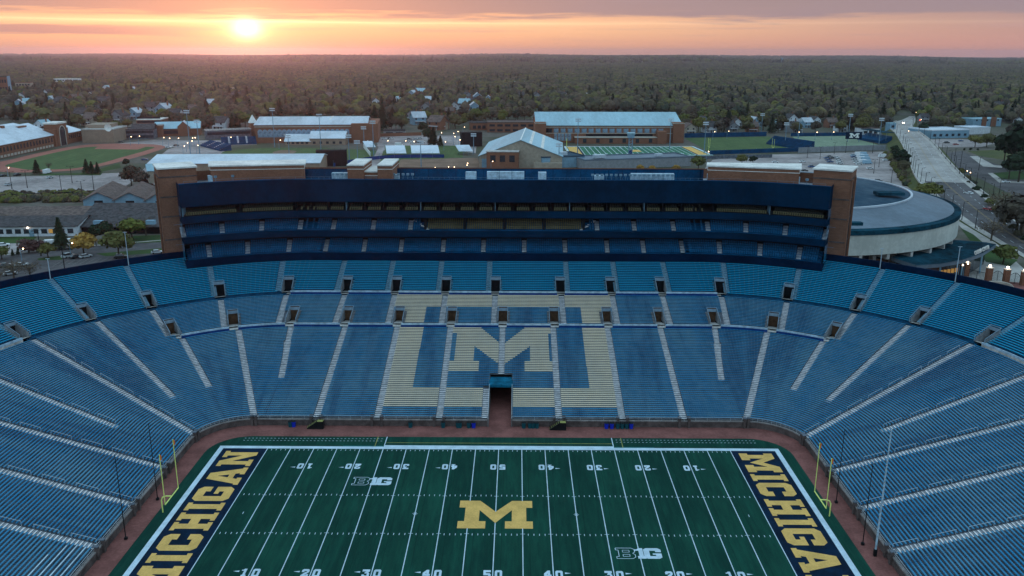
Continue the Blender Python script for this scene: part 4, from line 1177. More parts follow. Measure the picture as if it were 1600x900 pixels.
def rstrip(t0, t1, dz, m_, i0=0, i1=None):
    mb = MB()
    for i in range(i0, (i1 or len(LS)-1)):
        mb.face([rl_(i+1,t0,dz), rl_(i+1,t1,dz), rl_(i,t1,dz), rl_(i,t0,dz)])
    return mb
NR = len(LS)-1
rs = struct(rstrip(0, 1, 0, '').build('overpass_road', M['deck']))
far_ = rstrip(.14, .88, .012, '', 37, NR); struct(far_.build('asphalt_carriageway', M['asphalt']))
for t0, t1 in ((0, .14), (.88, 1)):
    mb = rstrip(t0, t1, .14, ''); 
    e = t1 if t0 == 0 else t0
    for i in range(NR): mb.face([rl_(i,e,0), rl_(i,e,.14), rl_(i+1,e,.14), rl_(i+1,e,0)])
    struct(mb.build('road_pavement', M['sidewalk']))
mb = MB()
for t0, t1 in ((.502, .507), (.520, .525)): 
    q = rstrip(t0, t1, .03, ''); mb.v += q.v; off = len(mb.v)-len(q.v); mb.f += [tuple(j+off for j in f) for f in q.f]; mb.m += q.m; mb.uv += q.uv
struct(mb.build('centre_line', M['painty']))
mb = MB()
for i in range(4, NR, 1):
    for t in (.32, .70):
        a, c = rl_(i, t, .03), rl_(i+1, t, .03); m2 = a*.55+c*.45; s_ = Vector((.09, 0, 0)); mb.face([a-s_, a+s_, m2+s_, m2-s_])
struct(mb.build('lane_dashes', M['paintw']))
bk = MB()
for i in range(NR):
    for t, s_ in ((0, -1), (1, 1)):
        a, c = rl_(i, t), rl_(i+1, t)
        oa = Vector((a.x+s_*a.z*1.5, a.y, -.02)); oc = Vector((c.x+s_*c.z*1.5, c.y, -.02)); P = [a, c, oc, oa]
        bk.face(P if s_ > 0 else P[::-1])
struct(bk.build('road_embankment', M['grass_dry']))
for t, lab in ((.003, 'pale concrete parapet along the left side of the overpass road'), (.997, 'pale concrete parapet along the right side of the overpass road')):
    mb = MB()
    for i in range(7, 42):
        a, c = rl_(i, t), rl_(i+1, t); s_ = Vector((.2, 0, 0)); u_ = Vector((0, 0, 1.1))
        mb.face([a-s_, c-s_, c-s_+u_, a-s_+u_]); mb.face([c+s_, a+s_, a+s_+u_, c+s_+u_]); mb.face([a-s_+u_, c-s_+u_, c+s_+u_, a+s_+u_])
    tag(mb.build('road_parapet', M['concrete_pale']), lab, 'parapet')

# ------------------------------------------------------------------ buildings
def HX(px, py, yb): return HT(px, py, G(px, yb))
def root(name, label, cat, A, B, group=None):
    A = Vector((A[0], A[1], 0)); B = Vector((B[0], B[1], 0)); d = B-A
    return thing(name, label, cat, A, math.atan2(d.y, d.x), group), d.length
def gable_x(mb, x0, x1, y0, y1, h, rh, o=.5, t=.35):
    """ridge along x"""
    m_ = (y0+y1)/2; k = rh/(m_-y0); P = [(y0-o, h-o*k), (m_, h+rh), (y1+o, h-o*k)]
    for (ya, za), (yb, zb) in ((P[0], P[1]), (P[1], P[2])):
        mb.face([(x0-o,ya,za), (x1+o,ya,za), (x1+o,yb,zb), (x0-o,yb,zb)])
        mb.face([(x0-o,ya,za-t), (x0-o,yb,zb-t), (x1+o,yb,zb-t), (x1+o,ya,za-t)])
        for x in (x0-o, x1+o): mb.face([(x,ya,za-t), (x,ya,za), (x,yb,zb), (x,yb,zb-t)])
    for y, z in (P[0], P[2]): mb.face([(x0-o,y,z-t), (x1+o,y,z-t), (x1+o,y,z), (x0-o,y,z)])
def gable_y(mb, x0, x1, y0, y1, h, rh, o=.5, t=.35):
    m_ = (x0+x1)/2; k = rh/(m_-x0); P = [(x0-o, h-o*k), (m_, h+rh), (x1+o, h-o*k)]
    for (xa, za), (xb, zb) in ((P[0], P[1]), (P[1], P[2])):
        mb.face([(xa,y1+o,za), (xa,y0-o,za), (xb,y0-o,zb), (xb,y1+o,zb)][::1])
        mb.face([(xa,y0-o,za-t), (xa,y1+o,za-t), (xb,y1+o,zb-t), (xb,y0-o,zb-t)])
        for y in (y0-o, y1+o): mb.face([(xa,y,za-t), (xa,y,za), (xb,y,zb), (xb,y,zb-t)])
    for x, z in (P[0], P[2]): mb.face([(x,y0-o,z-t), (x,y1+o,z-t), (x,y1+o,z), (x,y0-o,z)])
def walls(mb, x0, x1, y0, y1, h, rtype, rh):
    mb.face([(x0,y0,0),(x1,y0,0),(x1,y0,h),(x0,y0,h)]); mb.face([(x1,y1,0),(x0,y1,0),(x0,y1,h),(x1,y1,h)])
    mb.face([(x0,y1,0),(x0,y0,0),(x0,y0,h),(x0,y1,h)]); mb.face([(x1,y0,0),(x1,y1,0),(x1,y1,h),(x1,y0,h)])
    if rtype == 'gx':
        for x in (x0, x1): mb.face([(x,y0,h),(x,y1,h),(x,(y0+y1)/2,h+rh)])
    if rtype == 'gy':
        for y in (y0, y1): mb.face([(x0,y,h),(x1,y,h),((x0+x1)/2,y,h+rh)])
def windows(r, n, x0, x1, z0, w, hh, m_, arch=False, y=0.0, name='window'):
    me = None
    for i in range(n):
        x = x0+(x1-x0)*(i+.5)/n
        if me is None:
            mb = MB()
            pts = [(-w/2,0),(w/2,0),(w/2,hh-w/2 if arch else hh)]
            if arch: pts += [(w/2*math.cos(a*math.pi/6), hh-w/2+w/2*math.sin(a*math.pi/6)) for a in range(1, 6)]
            pts += [(-w/2, hh-w/2 if arch else hh)]
            mb.face([(p[0], -.06, p[1]) for p in pts]); mb.box(-w/2-.1, w/2+.1, -.14, -.02, -.15, 0)
            me = mb.mesh(name, [M[m_]])
        o = bpy.data.objects.new(name, me); S.collection.objects.link(o); o.parent = r; o.location = (x, y, z0)
def building(name, label, cat, A, B, depth, h, wall, roof, rtype='flat', rh=0, group=None, over=.6, off=0):
    r, L = root(name, label, cat, A, B, group)
    mb = MB(); walls(mb, 0, L, 0, depth, h, rtype, rh); mb.build('wall', M[wall], r)
    mb = MB()
    if rtype == 'gx': gable_x(mb, 0, L, 0, depth, h, rh, over)
    elif rtype == 'gy': gable_y(mb, 0, L, 0, depth, h, rh, over)
    elif rtype == 'hip':
        o = over; i_ = min(L, depth)/2
        P = [(-o,-o,h),(L+o,-o,h),(L+o,depth+o,h),(-o,depth+o,h)]
        if L >= depth: R1, R2 = (i_, depth/2, h+rh), (L-i_, depth/2, h+rh); mb.face([P[0],P[1],R2,R1]); mb.face([P[1],P[2],R2]); mb.face([P[2],P[3],R1,R2]); mb.face([P[3],P[0],R1])
        else: R1, R2 = (L/2, i_, h+rh), (L/2, depth-i_, h+rh); mb.face([P[0],P[1],R1]); mb.face([P[1],P[2],R2,R1]); mb.face([P[2],P[3],R2]); mb.face([P[3],P[0],R1,R2])
        mb.face(P[::-1])
    else:
        mb.box(-.15, L+.15, -.15, depth+.15, h, h+.25)
        for q in ((0,L,-.15,.2),(0,L,depth-.2,depth+.15),(-.15,.2,0,depth),(L-.2,L+.15,0,depth)): mb.box(q[0]-.01, q[1]+.01, q[2], q[3], h+.25, h+.9)
    ro = mb.build('roof', M[roof], r)
    return r, L, ro
def sub(parent, name, m_, fn):
    mb = MB(); fn(mb); return mb.build(name, M[m_], parent)

# fieldhouse with the big arch, beside the track
A, B = G(-60, 266), G(88, 232.5); h = HT(86, 213.5, B)
r, L, ro = building('brick_fieldhouse', 'long brown brick fieldhouse with icy roof and tall arched portal beside the track', 'fieldhouse', A, B, 42, h, 'brick', 'roofice', 'gx', 9)
windows(r, 26, 4, L-5, h*.45, 2.3, h*.34, 'window', True)
windows(r, 26, 4, L-5, .6, 3.4, h*.16, 'stone', False, name='ground_arcade')
sub(r, 'upper_hall', 'brick', lambda mb: mb.box(L-62, L+4, 20, 50, 0, h+5.2))
sub(r, 'upper_hall_roof', 'roofice', lambda mb: gable_x(mb, L-62, L+4, 20, 50, h+5.2, 3.5))
sub(r, 'chimney', 'brick', lambda mb: (mb.box(L-42, L-38, 19, 23, h+4, h+10), mb.box(L-24, L-12, 16, 19.5, h+3, h+8)))
ph = HT(94, 195.5, B)
sub(r, 'portal_tower', 'brick', lambda mb: (mb.box(L+.5, L+17, -1.5, 9, 0, ph*.93), mb.box(L-3.5, L+.5, -1, 9, 0, ph*.72), mb.box(L+17, L+20, -1, 9, 0, ph*.72)))
sub(r, 'portal_cap', 'roofwhite', lambda mb: mb.box(L+.2, L+17.3, -1.8, 9.3, ph*.93, ph))
def arch(mb, x, w, z0, hh, y):
    pts = [(-w/2,z0),(w/2,z0),(w/2,hh-w/2)]+[(w/2*math.cos(a*math.pi/10), hh-w/2+w/2*math.sin(a*math.pi/10)) for a in range(1, 10)]+[(-w/2,hh-w/2)]
    mb.face([(x+p[0], y, p[1]) for p in pts])
sub(r, 'arch_surround', 'stone', lambda mb: arch(mb, L+9, 11.2, 0, ph*.86, -1.54))
sub(r, 'portal_arch', 'window', lambda mb: arch(mb, L+9, 9, 0, ph*.82, -1.58))
dB = (B-A).normalized(); B2 = B+dB*20; B3 = G(129, 226.5)
sub(r, 'far_wing', 'brick', lambda mb: mb.box(L+20, L+48, 0, 38, 0, h*.92))
sub(r, 'far_wing_roof', 'roofice', lambda mb: gable_x(mb, L+20, L+48, 0, 38, h*.92, 6))
windows(r, 7, L+21, L+47, h*.42, 2.3, h*.34, 'window', True)
# beige hall, grey offices
A, B = G(128, 227), G(177, 226.5)
r, L, ro = building('beige_hall', 'plain beige block with rooftop dish beyond the far end of the track', 'hall', A, B, 34, HT(150, 206, A), 'brick_tan', 'concrete_pale')
hh = HT(150, 206, A)
sub(r, 'upper_block', 'brick_tan', lambda mb: mb.box(-2, L*.62, 14, 40, 0, HT(140, 200.5, A)))
t = thing('satellite_dish', 'white round satellite dish on the beige hall roof', 'satellite dish', G(169, 209, hh), 0)
d = MB(); c0 = Vector((0, 0, 3.2)); 
for k in range(12):
    a, c = 2*math.pi*k/12, 2*math.pi*(k+1)/12
    d.face([c0, c0+Vector((3.1*math.cos(a), -1.2, 3.1*math.sin(a))), c0+Vector((3.1*math.cos(c), -1.2, 3.1*math.sin(c)))])
d.build('reflector', M['white'], t); d = MB(); d.tube((0,0,0), (0,0,3.2), .3, 6); d.build('mount', M['rail'], t)
A, B = G(176, 221.5), G(240, 220)
r, L, ro = building('grey_office', 'low grey office with dark window bands right of the beige hall', 'office', A, B, 22, HT(200, 206.5, A), 'concrete', 'roofdark')
windows(r, 8, 1, L-1, 1.2, 5.4, 2.1, 'window'); windows(r, 8, 1, L-1, 5.2, 5.4, 2.1, 'window')
sub(r, 'hip_roof', 'roofdark', lambda mb: gable_x(mb, L*.45, L, 0, 22, HT(200, 206.5, A)+.9, 4))
A, B = G(213, 204.5), G(252, 204)
r, L, ro = building('brick_office', 'four storey brick office with flat white roof among the trees', 'office', A, B, 26, HT(230, 190.5, A), 'brick', 'roofwhite')
for k in range(3): windows(r, 6, 1, L-1, 2+k*4, 4.2, 1.8, 'window')
A, B = G(241, 216), G(312, 214)
r, L, ro = building('campus_building', 'low brick campus building with blue roof and gables behind the small ballpark lights', 'campus building', A, B, 30, HT(260, 203.5, A), 'brick', 'roofblue', 'gx', 5)
sub(r, 'gable_block', 'brick', lambda mb: (mb.box(L*.52, L*.78, -6, 10, 0, 9), [mb.face([(L*.52,y,9),(L*.78,y,9),(L*.65,y,13.5)]) for y in (-6, 10)]))
sub(r, 'gable_block_roof', 'roofblue', lambda mb: gable_y(mb, L*.52, L*.78, -6, 10, 9, 4.5))
sub(r, 'left_block', 'brick', lambda mb: mb.box(2, L*.2, -8, 8, 0, 10))
windows(r, 9, L*.2, L*.5, 2, 2, 3, 'window')
# small ballpark: stand, press box
def stand(name, label, A, B, depth, h0, h1, seat, rows, wall='navy_mid', group=None, cat='grandstand'):
    r, L = root(name, label, cat, A, B, group)
    mb = MB(); mb.face([(0,0,0),(L,0,0),(L,0,h0),(0,0,h0)]); mb.face([(0,depth,0),(0,0,0),(0,0,h0),(0,depth,h1)]); mb.face([(L,0,0),(L,depth,0),(L,depth,h1),(L,0,h0)]); mb.face([(L,depth,0),(0,depth,0),(0,depth,h1),(L,depth,h1)])
    mb.build('base_wall', M[wall], r)
    mb = MB()
    for k in range(rows):
        y0, y1 = depth*k/rows, depth*(k+1)/rows; z0 = h0+(h1-h0)*k/rows; z1 = h0+(h1-h0)*(k+1)/rows
        mb.face([(0,y0,z0),(L,y0,z0),(L,y0,z1),(0,y0,z1)]); mb.face([(0,y0,z1),(L,y0,z1),(L,y1,z1),(0,y1,z1)])
    mb.build('seating', M[seat], r); return r, L
r, L = stand('ballpark_stand', 'small ballpark stand with royal blue seats, left wing facing right', G(312, 231), G(343, 239), 9, 1, 4.5, 'navy_mid', 6)
for k in (.3, .65): sub(r, 'stair', 'stair', lambda mb: mb.face([(L*k,-.1,1.2),(L*k+1.5,-.1,1.2),(L*k+1.5,9,4.8),(L*k,9,4.8)]))
r, L = stand('ballpark_stand', 'small ballpark stand with royal blue seats, long part under the press box', G(345, 229.5), G(400, 227.5), 13, 1, 5.5, 'navy_mid', 8)
for k in (.2, .45, .7): sub(r, 'stair', 'stair', lambda mb: mb.face([(L*k,-.1,1.2),(L*k+1.5,-.1,1.2),(L*k+1.5,13,5.8),(L*k,13,5.8)]))
A, B = G(322, 221), G(392, 217.5)
r, L, ro = building('press_box', 'long low press box with flat pale roof over the small ballpark stand', 'press box', A, B, 9, HT(350, 206.5, A), 'concrete', 'concrete_pale')
windows(r, 14, 1, L-1, HT(350, 206.5, A)-3.6, 3.2, 2.2, 'window')
A, B = G(391, 217), G(402, 216.5)
r, L, ro = building('spire_tower', 'slim brick tower with white pointed roof left of the large arena', 'tower', A, B, 8, HT(396, 194.5, A), 'brick', 'white', 'hip', HT(396, 182, A)-HT(396, 194.5, A), over=.4)
# large arena left of centre
A, B = G(399, 226), G(573, 223.5)
h = HX(480, 196.2, 225); rdg = HT(480, 177, G(480, 214))-h
r, L, ro = building('arena', 'large old brick arena with long pale roof and tall arched windows', 'arena', A, B, 62, h, 'brick', 'roofgrey', 'gx', rdg-1.5, over=1)
windows(r, 19, L*.02, L*.84, h*.32, 4.0, h*.42, 'window_sky', True)
sub(r, 'roof_seam', 'roofwhite', lambda mb: mb.face([(L*.62,-1,h-.42),(L*.64,-1,h-.42),(L*.68,31,h+rdg-1.3),(L*.66,31,h+rdg-1.3)]))
sub(r, 'end_block', 'brick', lambda mb: mb.box(L*.86, L*1.1, -3, 56, 0, h+.5))
sub(r, 'cornice', 'stone', lambda mb: mb.box(-.4, L+.4, -.5, 0, h*.86, h*.9))
tx = bpy.data.curves.new('arena_sign', 'FONT'); tx.body = 'MICHIGAN'; tx.size = 3.0; tx.extrude = .06
o = bpy.data.objects.new('arena_sign', tx); S.collection.objects.link(o); o.parent = r; o.location = (L*.25, -.5, h*.36); o.rotation_euler = (math.pi/2, 0, 0); tx.materials.append(M['white'])
for (xa, xb, yb, yt, lab, rm_) in ((444, 484, 229, 216.5, 'low brick clubhouse with icy roof, left of the pair before the arena', 'roofice'), (483, 538, 228.5, 211.5, 'brick clubhouse with pale gabled roof, right of the pair before the arena', 'roofice')):
    A, B = G(xa, yb), G(xb, yb-.5); hh = HT(xa, yt+6, A)
    r, L, ro = building('clubhouse', lab, 'clubhouse', A, B, 24, hh, 'brick_tan', rm_, 'gx', HT(xa, yt, A)-hh+1.5, group='clubhouses before the arena')
    windows(r, 5, 1, L-1, 1.2, 2.2, 1.8, 'window')
# long pale-roofed building right behind the left brick towers
A, B = G(232, 275), G(499, 272)
r, L, ro = building('pale_roof_hall', 'long hall with wide icy grey roof just behind the left brick tower', 'hall', A, B, 40, HX(360, 257, 273.5), 'brick_tan', 'roofice', 'gx', 3.5)
A, B = G(232, 290), G(248, 289)
r, L, ro = building('tan_shed', 'small tan shed with pale blue roof beside the left brick tower', 'shed', A, B, 12, HT(238, 269, A), 'sidingtan', 'roofblue', 'gx', 3)
# mesh screens
def screen(lab, A, B, h, n=5, m_='black'):
    r, L = root('batting_cage', lab, 'batting cage', A, B)
    mb = MB()
    for i in range(n+1): mb.tube((L*i/n,0,0), (L*i/n,0,h), .2, 4)
    for i in range(n+1): mb.tube((L*i/n,7,0), (L*i/n,7,h), .2, 4)
    mb.build('posts', M['black'], r)
    mb = MB(); mb.box(0, L, .1, 6.9, .05, h*.97); mb.build('net', M['dark'], r)
screen('dark netted batting cage right of the long icy hall', G(494, 262), G(541, 261), HT(515, 236, G(515, 262)))
screen('black netted cage left of the indoor practice building', G(721, 230), G(752, 229), HT(735, 206, G(735, 229)))
# greenhouse-like training covers
for i, (x0, x1, yb, yt, lab) in enumerate(((603, 634, 247, 231, 'pale grey sloping shelter roof, left of three'), (642, 686, 246.5, 229.5, 'pale grey sloping shelter roof, widest in the middle of three'), (716, 738, 243, 229, 'small icy shelter roof beside the indoor practice building'), (571, 586, 237, 227.5, 'small icy shelter roof beside the white ramp wall'))):
    A, B = G(x0, yb), G(x1, yb-.4); r, L = root('shelter', lab, 'shelter', A, B, None)
    D = 22 if i < 2 else 12; sub(r, 'roof', 'roofice', lambda mb: (mb.face([(0,0,3),(L,0,3),(L-2,D,6.5),(-2,D,6.5)]), mb.face([(0,0,2.8),(-2,D,6.3),(L-2,D,6.3),(L,0,2.8)]), mb.box(0,L,-.05,.05,2.75,3.02)))
    mb = MB()
    for q in range(4):
        x = L*q/3; mb.tube((min(max(x,.2),L-.2),.3,0), (min(max(x,.2),L-.2),.3,3), .12, 4); mb.tube((max(.1,x-2),D-.4,0), (max(.1,x-2),D-.4,6.2), .12, 4)
    mb.build('posts', M['pole_blue'], r)
t = thing('outfield_fence', 'dark blue padded outfield fence curving below the shelters', 'fence', G(600, 250)); mb = MB()
P = [tuple(p) for p in bez(gp_([(520,262),(560,254),(600,249),(640,247.5),(693,247)]), 5, False)]
for i in range(len(P)-1):
    mb.face([(*P[i][:2],0), (*P[i+1][:2],0), (*P[i+1][:2],2.4), (*P[i][:2],2.4)])
mb.build('padding', M['wallblue'], t, world=True)
mb = MB()
for i in range(0, len(P), 3): mb.tube((*P[i][:2],0), (*P[i][:2],4.5), .1, 4)
mb.build('posts', M['pole_blue'], t, world=True)
t = thing('brick_wall', 'low brick wall behind the centre car park', 'wall', G(590, 214)); mb = MB()
a, c = G(590, 215), G(657, 212.5); mb.face([a, c, c+Vector((0,0,3)), a+Vector((0,0,3))]); mb.face([a+Vector((0,0,3)), c+Vector((0,0,3)), c+Vector((0,1,3)), a+Vector((0,1,3))]); mb.build('wall', M['brick'], t, world=True)
# indoor practice building with its gable towards the camera
A, B = G(748, 262), G(877, 262.5); hE = HT(877, 243.5, B); hA = HT(811, 216.5, G(811, 260))
r, L, ro = building('indoor_practice_building', 'pale gabled indoor practice hall with blue metal roof and white stripes facing the stadium', 'practice hall', A, B, 92, hE, 'sidingtan', 'roofblue', 'gy', hA-hE, over=.8)
for k in (.60, .74): sub(r, 'roof_stripe', 'roofwhite', lambda mb: mb.face([(L*(k),-.7,hA-.25-(hA-hE)*(k-.5)*2+.34),(L*(k+.035),-.7,hA-.25-(hA-hE)*(k+.035-.5)*2+.34),(L*(k+.035),92.6,hA-.25-(hA-hE)*(k+.035-.5)*2+.34),(L*k,92.6,hA-.25-(hA-hE)*(k-.5)*2+.34)]))
sub(r, 'ridge_cap', 'white', lambda mb: mb.box(L/2-.4, L/2+.4, -.9, 92.9, hA-.1, hA+.2))
sub(r, 'entrance_block', 'brick', lambda mb: mb.box(L*.1, L*.48, -9, 0, 0, 11.5))
sub(r, 'entrance_roof', 'concrete_pale', lambda mb: mb.box(L*.1-.3, L*.48+.3, -9.3, 0, 11.5, 12))
windows(r, 3, L*.12, L*.46, 5.2, 3.6, 4.2, 'window', y=-9)
sub(r, 'side_door', 'sidingblue', lambda mb: mb.box(L*.03, L*.09, -.1, 0, 0, 6))
sub(r, 'front_canopy', 'sidingtan', lambda mb: mb.box(L*.66, L*1.0, -5, 0, 0, 4))
# big blue-roofed building
A, B = G(837, 222.5), G(1063, 221.5); h = HT(950, 194.6, G(950, 222)); hr = HT(950, 168.5, G(950, 208))
r, L, ro = building('athletics_building', 'huge brick athletics building with plain pale blue roof behind the practice field', 'athletics building', A, B, 70, h, 'brick', 'roofblue', 'gx', hr-h, over=.8)
for q, (xa, xb) in enumerate(((-1.5, 8), (L-8, L+1.5))):
    sub(r, 'corner_tower', 'brick', lambda mb: (mb.box(xa, xb, -3, 8, 0, h+2.2),)); sub(r, 'tower_band', 'stone', lambda mb: mb.box(xa-.2, xb+.2, -3.2, 8, h+1.4, h+1.9))
sub(r, 'cornice', 'stone', lambda mb: mb.box(8, L-8, -.3, 0, h-2.1, h-1.5)); sub(r, 'sill_band', 'stone', lambda mb: mb.box(8, L-8, -.25, 0, h*.52, h*.55))
windows(r, 16, L*.11, L*.88, h*.58, 4.2, h*.22, 'window_sky')
windows(r, 5, L*.05, L*.10, h*.58, 2.6, h*.22, 'window'); windows(r, 5, L*.12, L*.24, h*.12, 2.4, h*.42, 'window_sky')
sub(r, 'loggia', 'dark', lambda mb: mb.box(L*.34, L*.80, -.3, 0, h*.34, h*.5))
sub(r, 'front_wing', 'brick', lambda mb: mb.box(L*.26, L*.84, -9, 0, 0, h*.33)); sub(r, 'wing_coping', 'stone', lambda mb: mb.box(L*.26-.3, L*.84+.3, -9.3, 0, h*.33, h*.36))
sub(r, 'end_block', 'brick', lambda mb: mb.box(L*.82, L*.88, -11, 0, 0, h*.7))
windows(r, 6, L*.28, L*.82, 1, 3, 3.2, 'window', y=-9)
# observation tower on the practice field
p = G(983.5, 243); t = thing('filming_tower', 'slim pale blue filming tower with square cabin on the practice field', 'filming tower', p, 0); hh = HT(983, 206, p)
mb = MB()
for a in (-1, 1):
    for c in (-1, 1): mb.tube((a*1.3,c*1.3,0), (a*1.3,c*1.3,hh*.8), .22, 4)
for k in range(7):
    z0, z1 = hh*.8*k/7, hh*.8*(k+1)/7
    for a in (-1, 1): mb.tube((-1.3,a*1.3,z0), (1.3,a*1.3,z1), .12, 4); mb.tube((a*1.3,-1.3,z1), (a*1.3,1.3,z0), .12, 4)
mb.build('lattice', M['sidingblue'], t); mb = MB(); mb.box(-1.2,1.2,-1.2,1.2,0,4.5); mb.build('base_cabin', M['wallblue'], t)
mb = MB(); mb.box(-2.4,2.4,-2.4,2.4,hh*.78,hh*.93); mb.build('cabin', M['sidingblue'], t); mb = MB(); mb.box(-2.8,2.8,-2.8,2.8,hh*.93,hh); mb.build('cabin_roof', M['roofblue'], t)
# flat-roofed low buildings just behind the stadium on the right of centre
A, B = G(846, 263), G(912, 260)
r, L, ro = building('flat_roof_block', 'low pale block with flat dark roof, left of the long plant building', 'service building', A, B, 26, 7, 'sidingblue', 'domedark')
sub(r, 'roof_plant', 'rail', lambda mb: (mb.box(L*.5, L*.64, 4, 8, 7.9, 10), mb.box(L*.2, L*.24, 9, 12, 7.9, 9)))
A, B = G(912, 265), G(1078, 258)
r, L, ro = building('long_plant_building', 'long low building with grey-blue flat roof behind the roof screens', 'service building', A, B, 24, 6, 'sidinggrey', 'domegrey')
sub(r, 'roof_plant', 'rail', lambda mb: (mb.box(L*.12, L*.22, 5, 10, 6.9, 9), mb.box(L*.7, L*.76, 5, 9, 6.9, 8.4)))
# soccer stands, fences, scoreboard
r, L = stand('soccer_stand', 'tall navy soccer stand sloping down beside the grass practice field', G(1196, 223), G(1258, 232.5), 8, 1, 7, 'navy_mid', 8)
r, L = stand('soccer_stand', 'dark blue roofed stand right of the block letter scoreboard', G(1338, 215), G(1374, 221), 11, 2, 6, 'seat_navy', 8)
sub(r, 'stand_roof', 'canopyteal', lambda mb: mb.box(-1, L+1, 3, 12, 9, 9.5)); sub(r, 'roof_posts', 'pole_blue', lambda mb: [mb.tube((L*k/5,5,2), (L*k/5,5,9), .2, 4) for k in range(6)])
t = thing('scoreboard', 'navy scoreboard with large white block letter facing the soccer field', 'scoreboard', G(1332, 219), 0)
p = t.location; hh = HT(1332, 203, p)
mb = MB(); mb.box(-7, 7, 0, 1, hh*.3, hh); mb.build('panel', M['navy'], t); mb = MB(); [mb.tube((x,.5,0), (x,.5,hh*.4), .3, 6) for x in (-5, 5)]; mb.build('posts', M['pole_blue'], t)
mb = MB(); T = Matrix(((1,0,0,-4),(0,0,-1,-.06),(0,1,0,hh*.42),(0,0,0,1))); glyph(mb, 'M', T, 8.6, hh*.46); mb.build('block_letter', M['white'], t)
def fence(lab, P, h, m_, cat='fence', posts=6):
    t = thing('fence', lab, cat, P[0]); mb = MB()
    for i in range(len(P)-1):
        a, c = Vector((P[i][0], P[i][1], 0)), Vector((P[i+1][0], P[i+1][1], 0)); n_ = (c-a).normalized(); n_ = Vector((-n_.y, n_.x, 0))*.15; u_ = Vector((0,0,h))
        mb.face([a-n_, c-n_, c-n_+u_, a-n_+u_]); mb.face([c+n_, a+n_, a+n_+u_, c+n_+u_]); mb.face([a-n_+u_, c-n_+u_, c+n_+u_, a+n_+u_])
    mb.build('fence_panel', M[m_], t, world=True)
    mb = MB()
    for i in range(len(P)-1):
        for k in range(posts):
            a = Vector(P[i][:2]+(0,)) if isinstance(P[i], tuple) else P[i]; c = P[i+1]; q = a*(1-k/posts)+Vector((c[0], c[1], 0))*(k/posts); mb.tube((q.x,q.y,0), (q.x,q.y,h+.5), .12, 4)
    mb.build('posts', M['pole_blue'], t, world=True)
fence('dark blue windscreen fence behind the grass practice field', [G(1068,213.5), G(1196,210.5)], 4, 'navy_mid')
fence('dark navy fence below the grass practice field', [G(1108,240), G(1250,234)], 3.2, 'navy_mid')
fence('pale grey windscreen fence below the soccer field', [G(1246,236.5), G(1300,234), G(1382,231)], 4.2, 'sidinggrey')
fence('dark blue fence behind the soccer field', [G(1234,210.5), G(1322,209)], 3, 'navy_mid')
fence('pale wall along the road below the practice turf', [G(905,249), G(1090,247), G(1205,244)], 2.4, 'concrete')
fence('dark hedge fence along the near edge of the left car park', [G(-40,318), G(110,311), G(190,305)], 2.6, 'dark')
fence('white ramp wall right of the brick clubhouses', [G(578,246), G(567,232), G(574,226)], 3, 'white', 'wall', 2)
# round arena
def ringm(mb, r0, z0, r1, z1, n=96, mi=0, a0=0, a1=2*math.pi):
    for k in range(n):
        a, c = a0+(a1-a0)*k/n, a0+(a1-a0)*(k+1)/n
        mb.face([(r0*math.cos(a),r0*math.sin(a),z0), (r0*math.cos(c),r0*math.sin(c),z0), (r1*math.cos(c),r1*math.sin(c),z1), (r1*math.cos(a),r1*math.sin(a),z1)], mi)
t = thing('round_arena', 'wide round arena with dark shallow dome, slate roof ring and pale wall band', 'round arena', (109.5, 220.5, 0)); R_ = 69
mb = MB(); ringm(mb, R_, 9.6, R_, 16.6); ringm(mb, R_-6, 9.4, R_, 9.6); mb.build('pale_wall_band', M['bandpale'], t)
mb = MB(); ringm(mb, R_+.3, 16.6, R_+.3, 18.2); ringm(mb, R_+.3, 18.2, R_-2.2, 18.4); mb.build('gutter', M['canopyteal'], t)
mb = MB(); ringm(mb, R_-2.2, 18.45, 52, 22.3); mb.build('roof_ring', M['domegrey'], t)
mb = MB(); ringm(mb, 52, 22.3, 52, 22.9); ringm(mb, 52, 22.9, 51.2, 22.9); ringm(mb, 51.2, 22.9, 51.2, 22.5); mb.build('roof_kerb', M['roofgrey'], t)
mb = MB(); ringm(mb, 51.3, 22.5, 34, 23.9); ringm(mb, 34, 23.9, 16, 24.7); ringm(mb, 16, 24.7, .01, 25); mb.build('dome_roof', M['domedark'], t)
mb = MB(); ringm(mb, R_-9, 0, R_-9, 9.6); mb.build('lower_wall', M['brick'], t)
mb = MB(); ringm(mb, R_-8.9, 5.5, R_-8.9, 9.0); mb.build('concourse_glass', M['window'], t)
for k in range(26):
    a = -math.pi*.5+ (k-6)*math.pi/20; T = Matrix.Rotation(a, 4, 'Z'); mb = MB(); mb.box(R_-9, R_-.5, -.6, .6, 7.6, 9.4, 0, T); mb.box(R_-9, R_-7, -.7, .7, 0, 8, 0, T); mb.build('bracket', M['concrete_pale'], t)
for x, y, s_ in ((1388, 300, 2.5), (1335, 339, 1.2)):
    p = G(x, y, 24); mb = MB(); mb.box(p.x-s_*2, p.x+s_*2, p.y-s_, p.y+s_, 23.8 if y < 320 else 22, 24.9 if y < 320 else 23); mb.build('roof_hatch', M['canopyteal'], t, world=True)
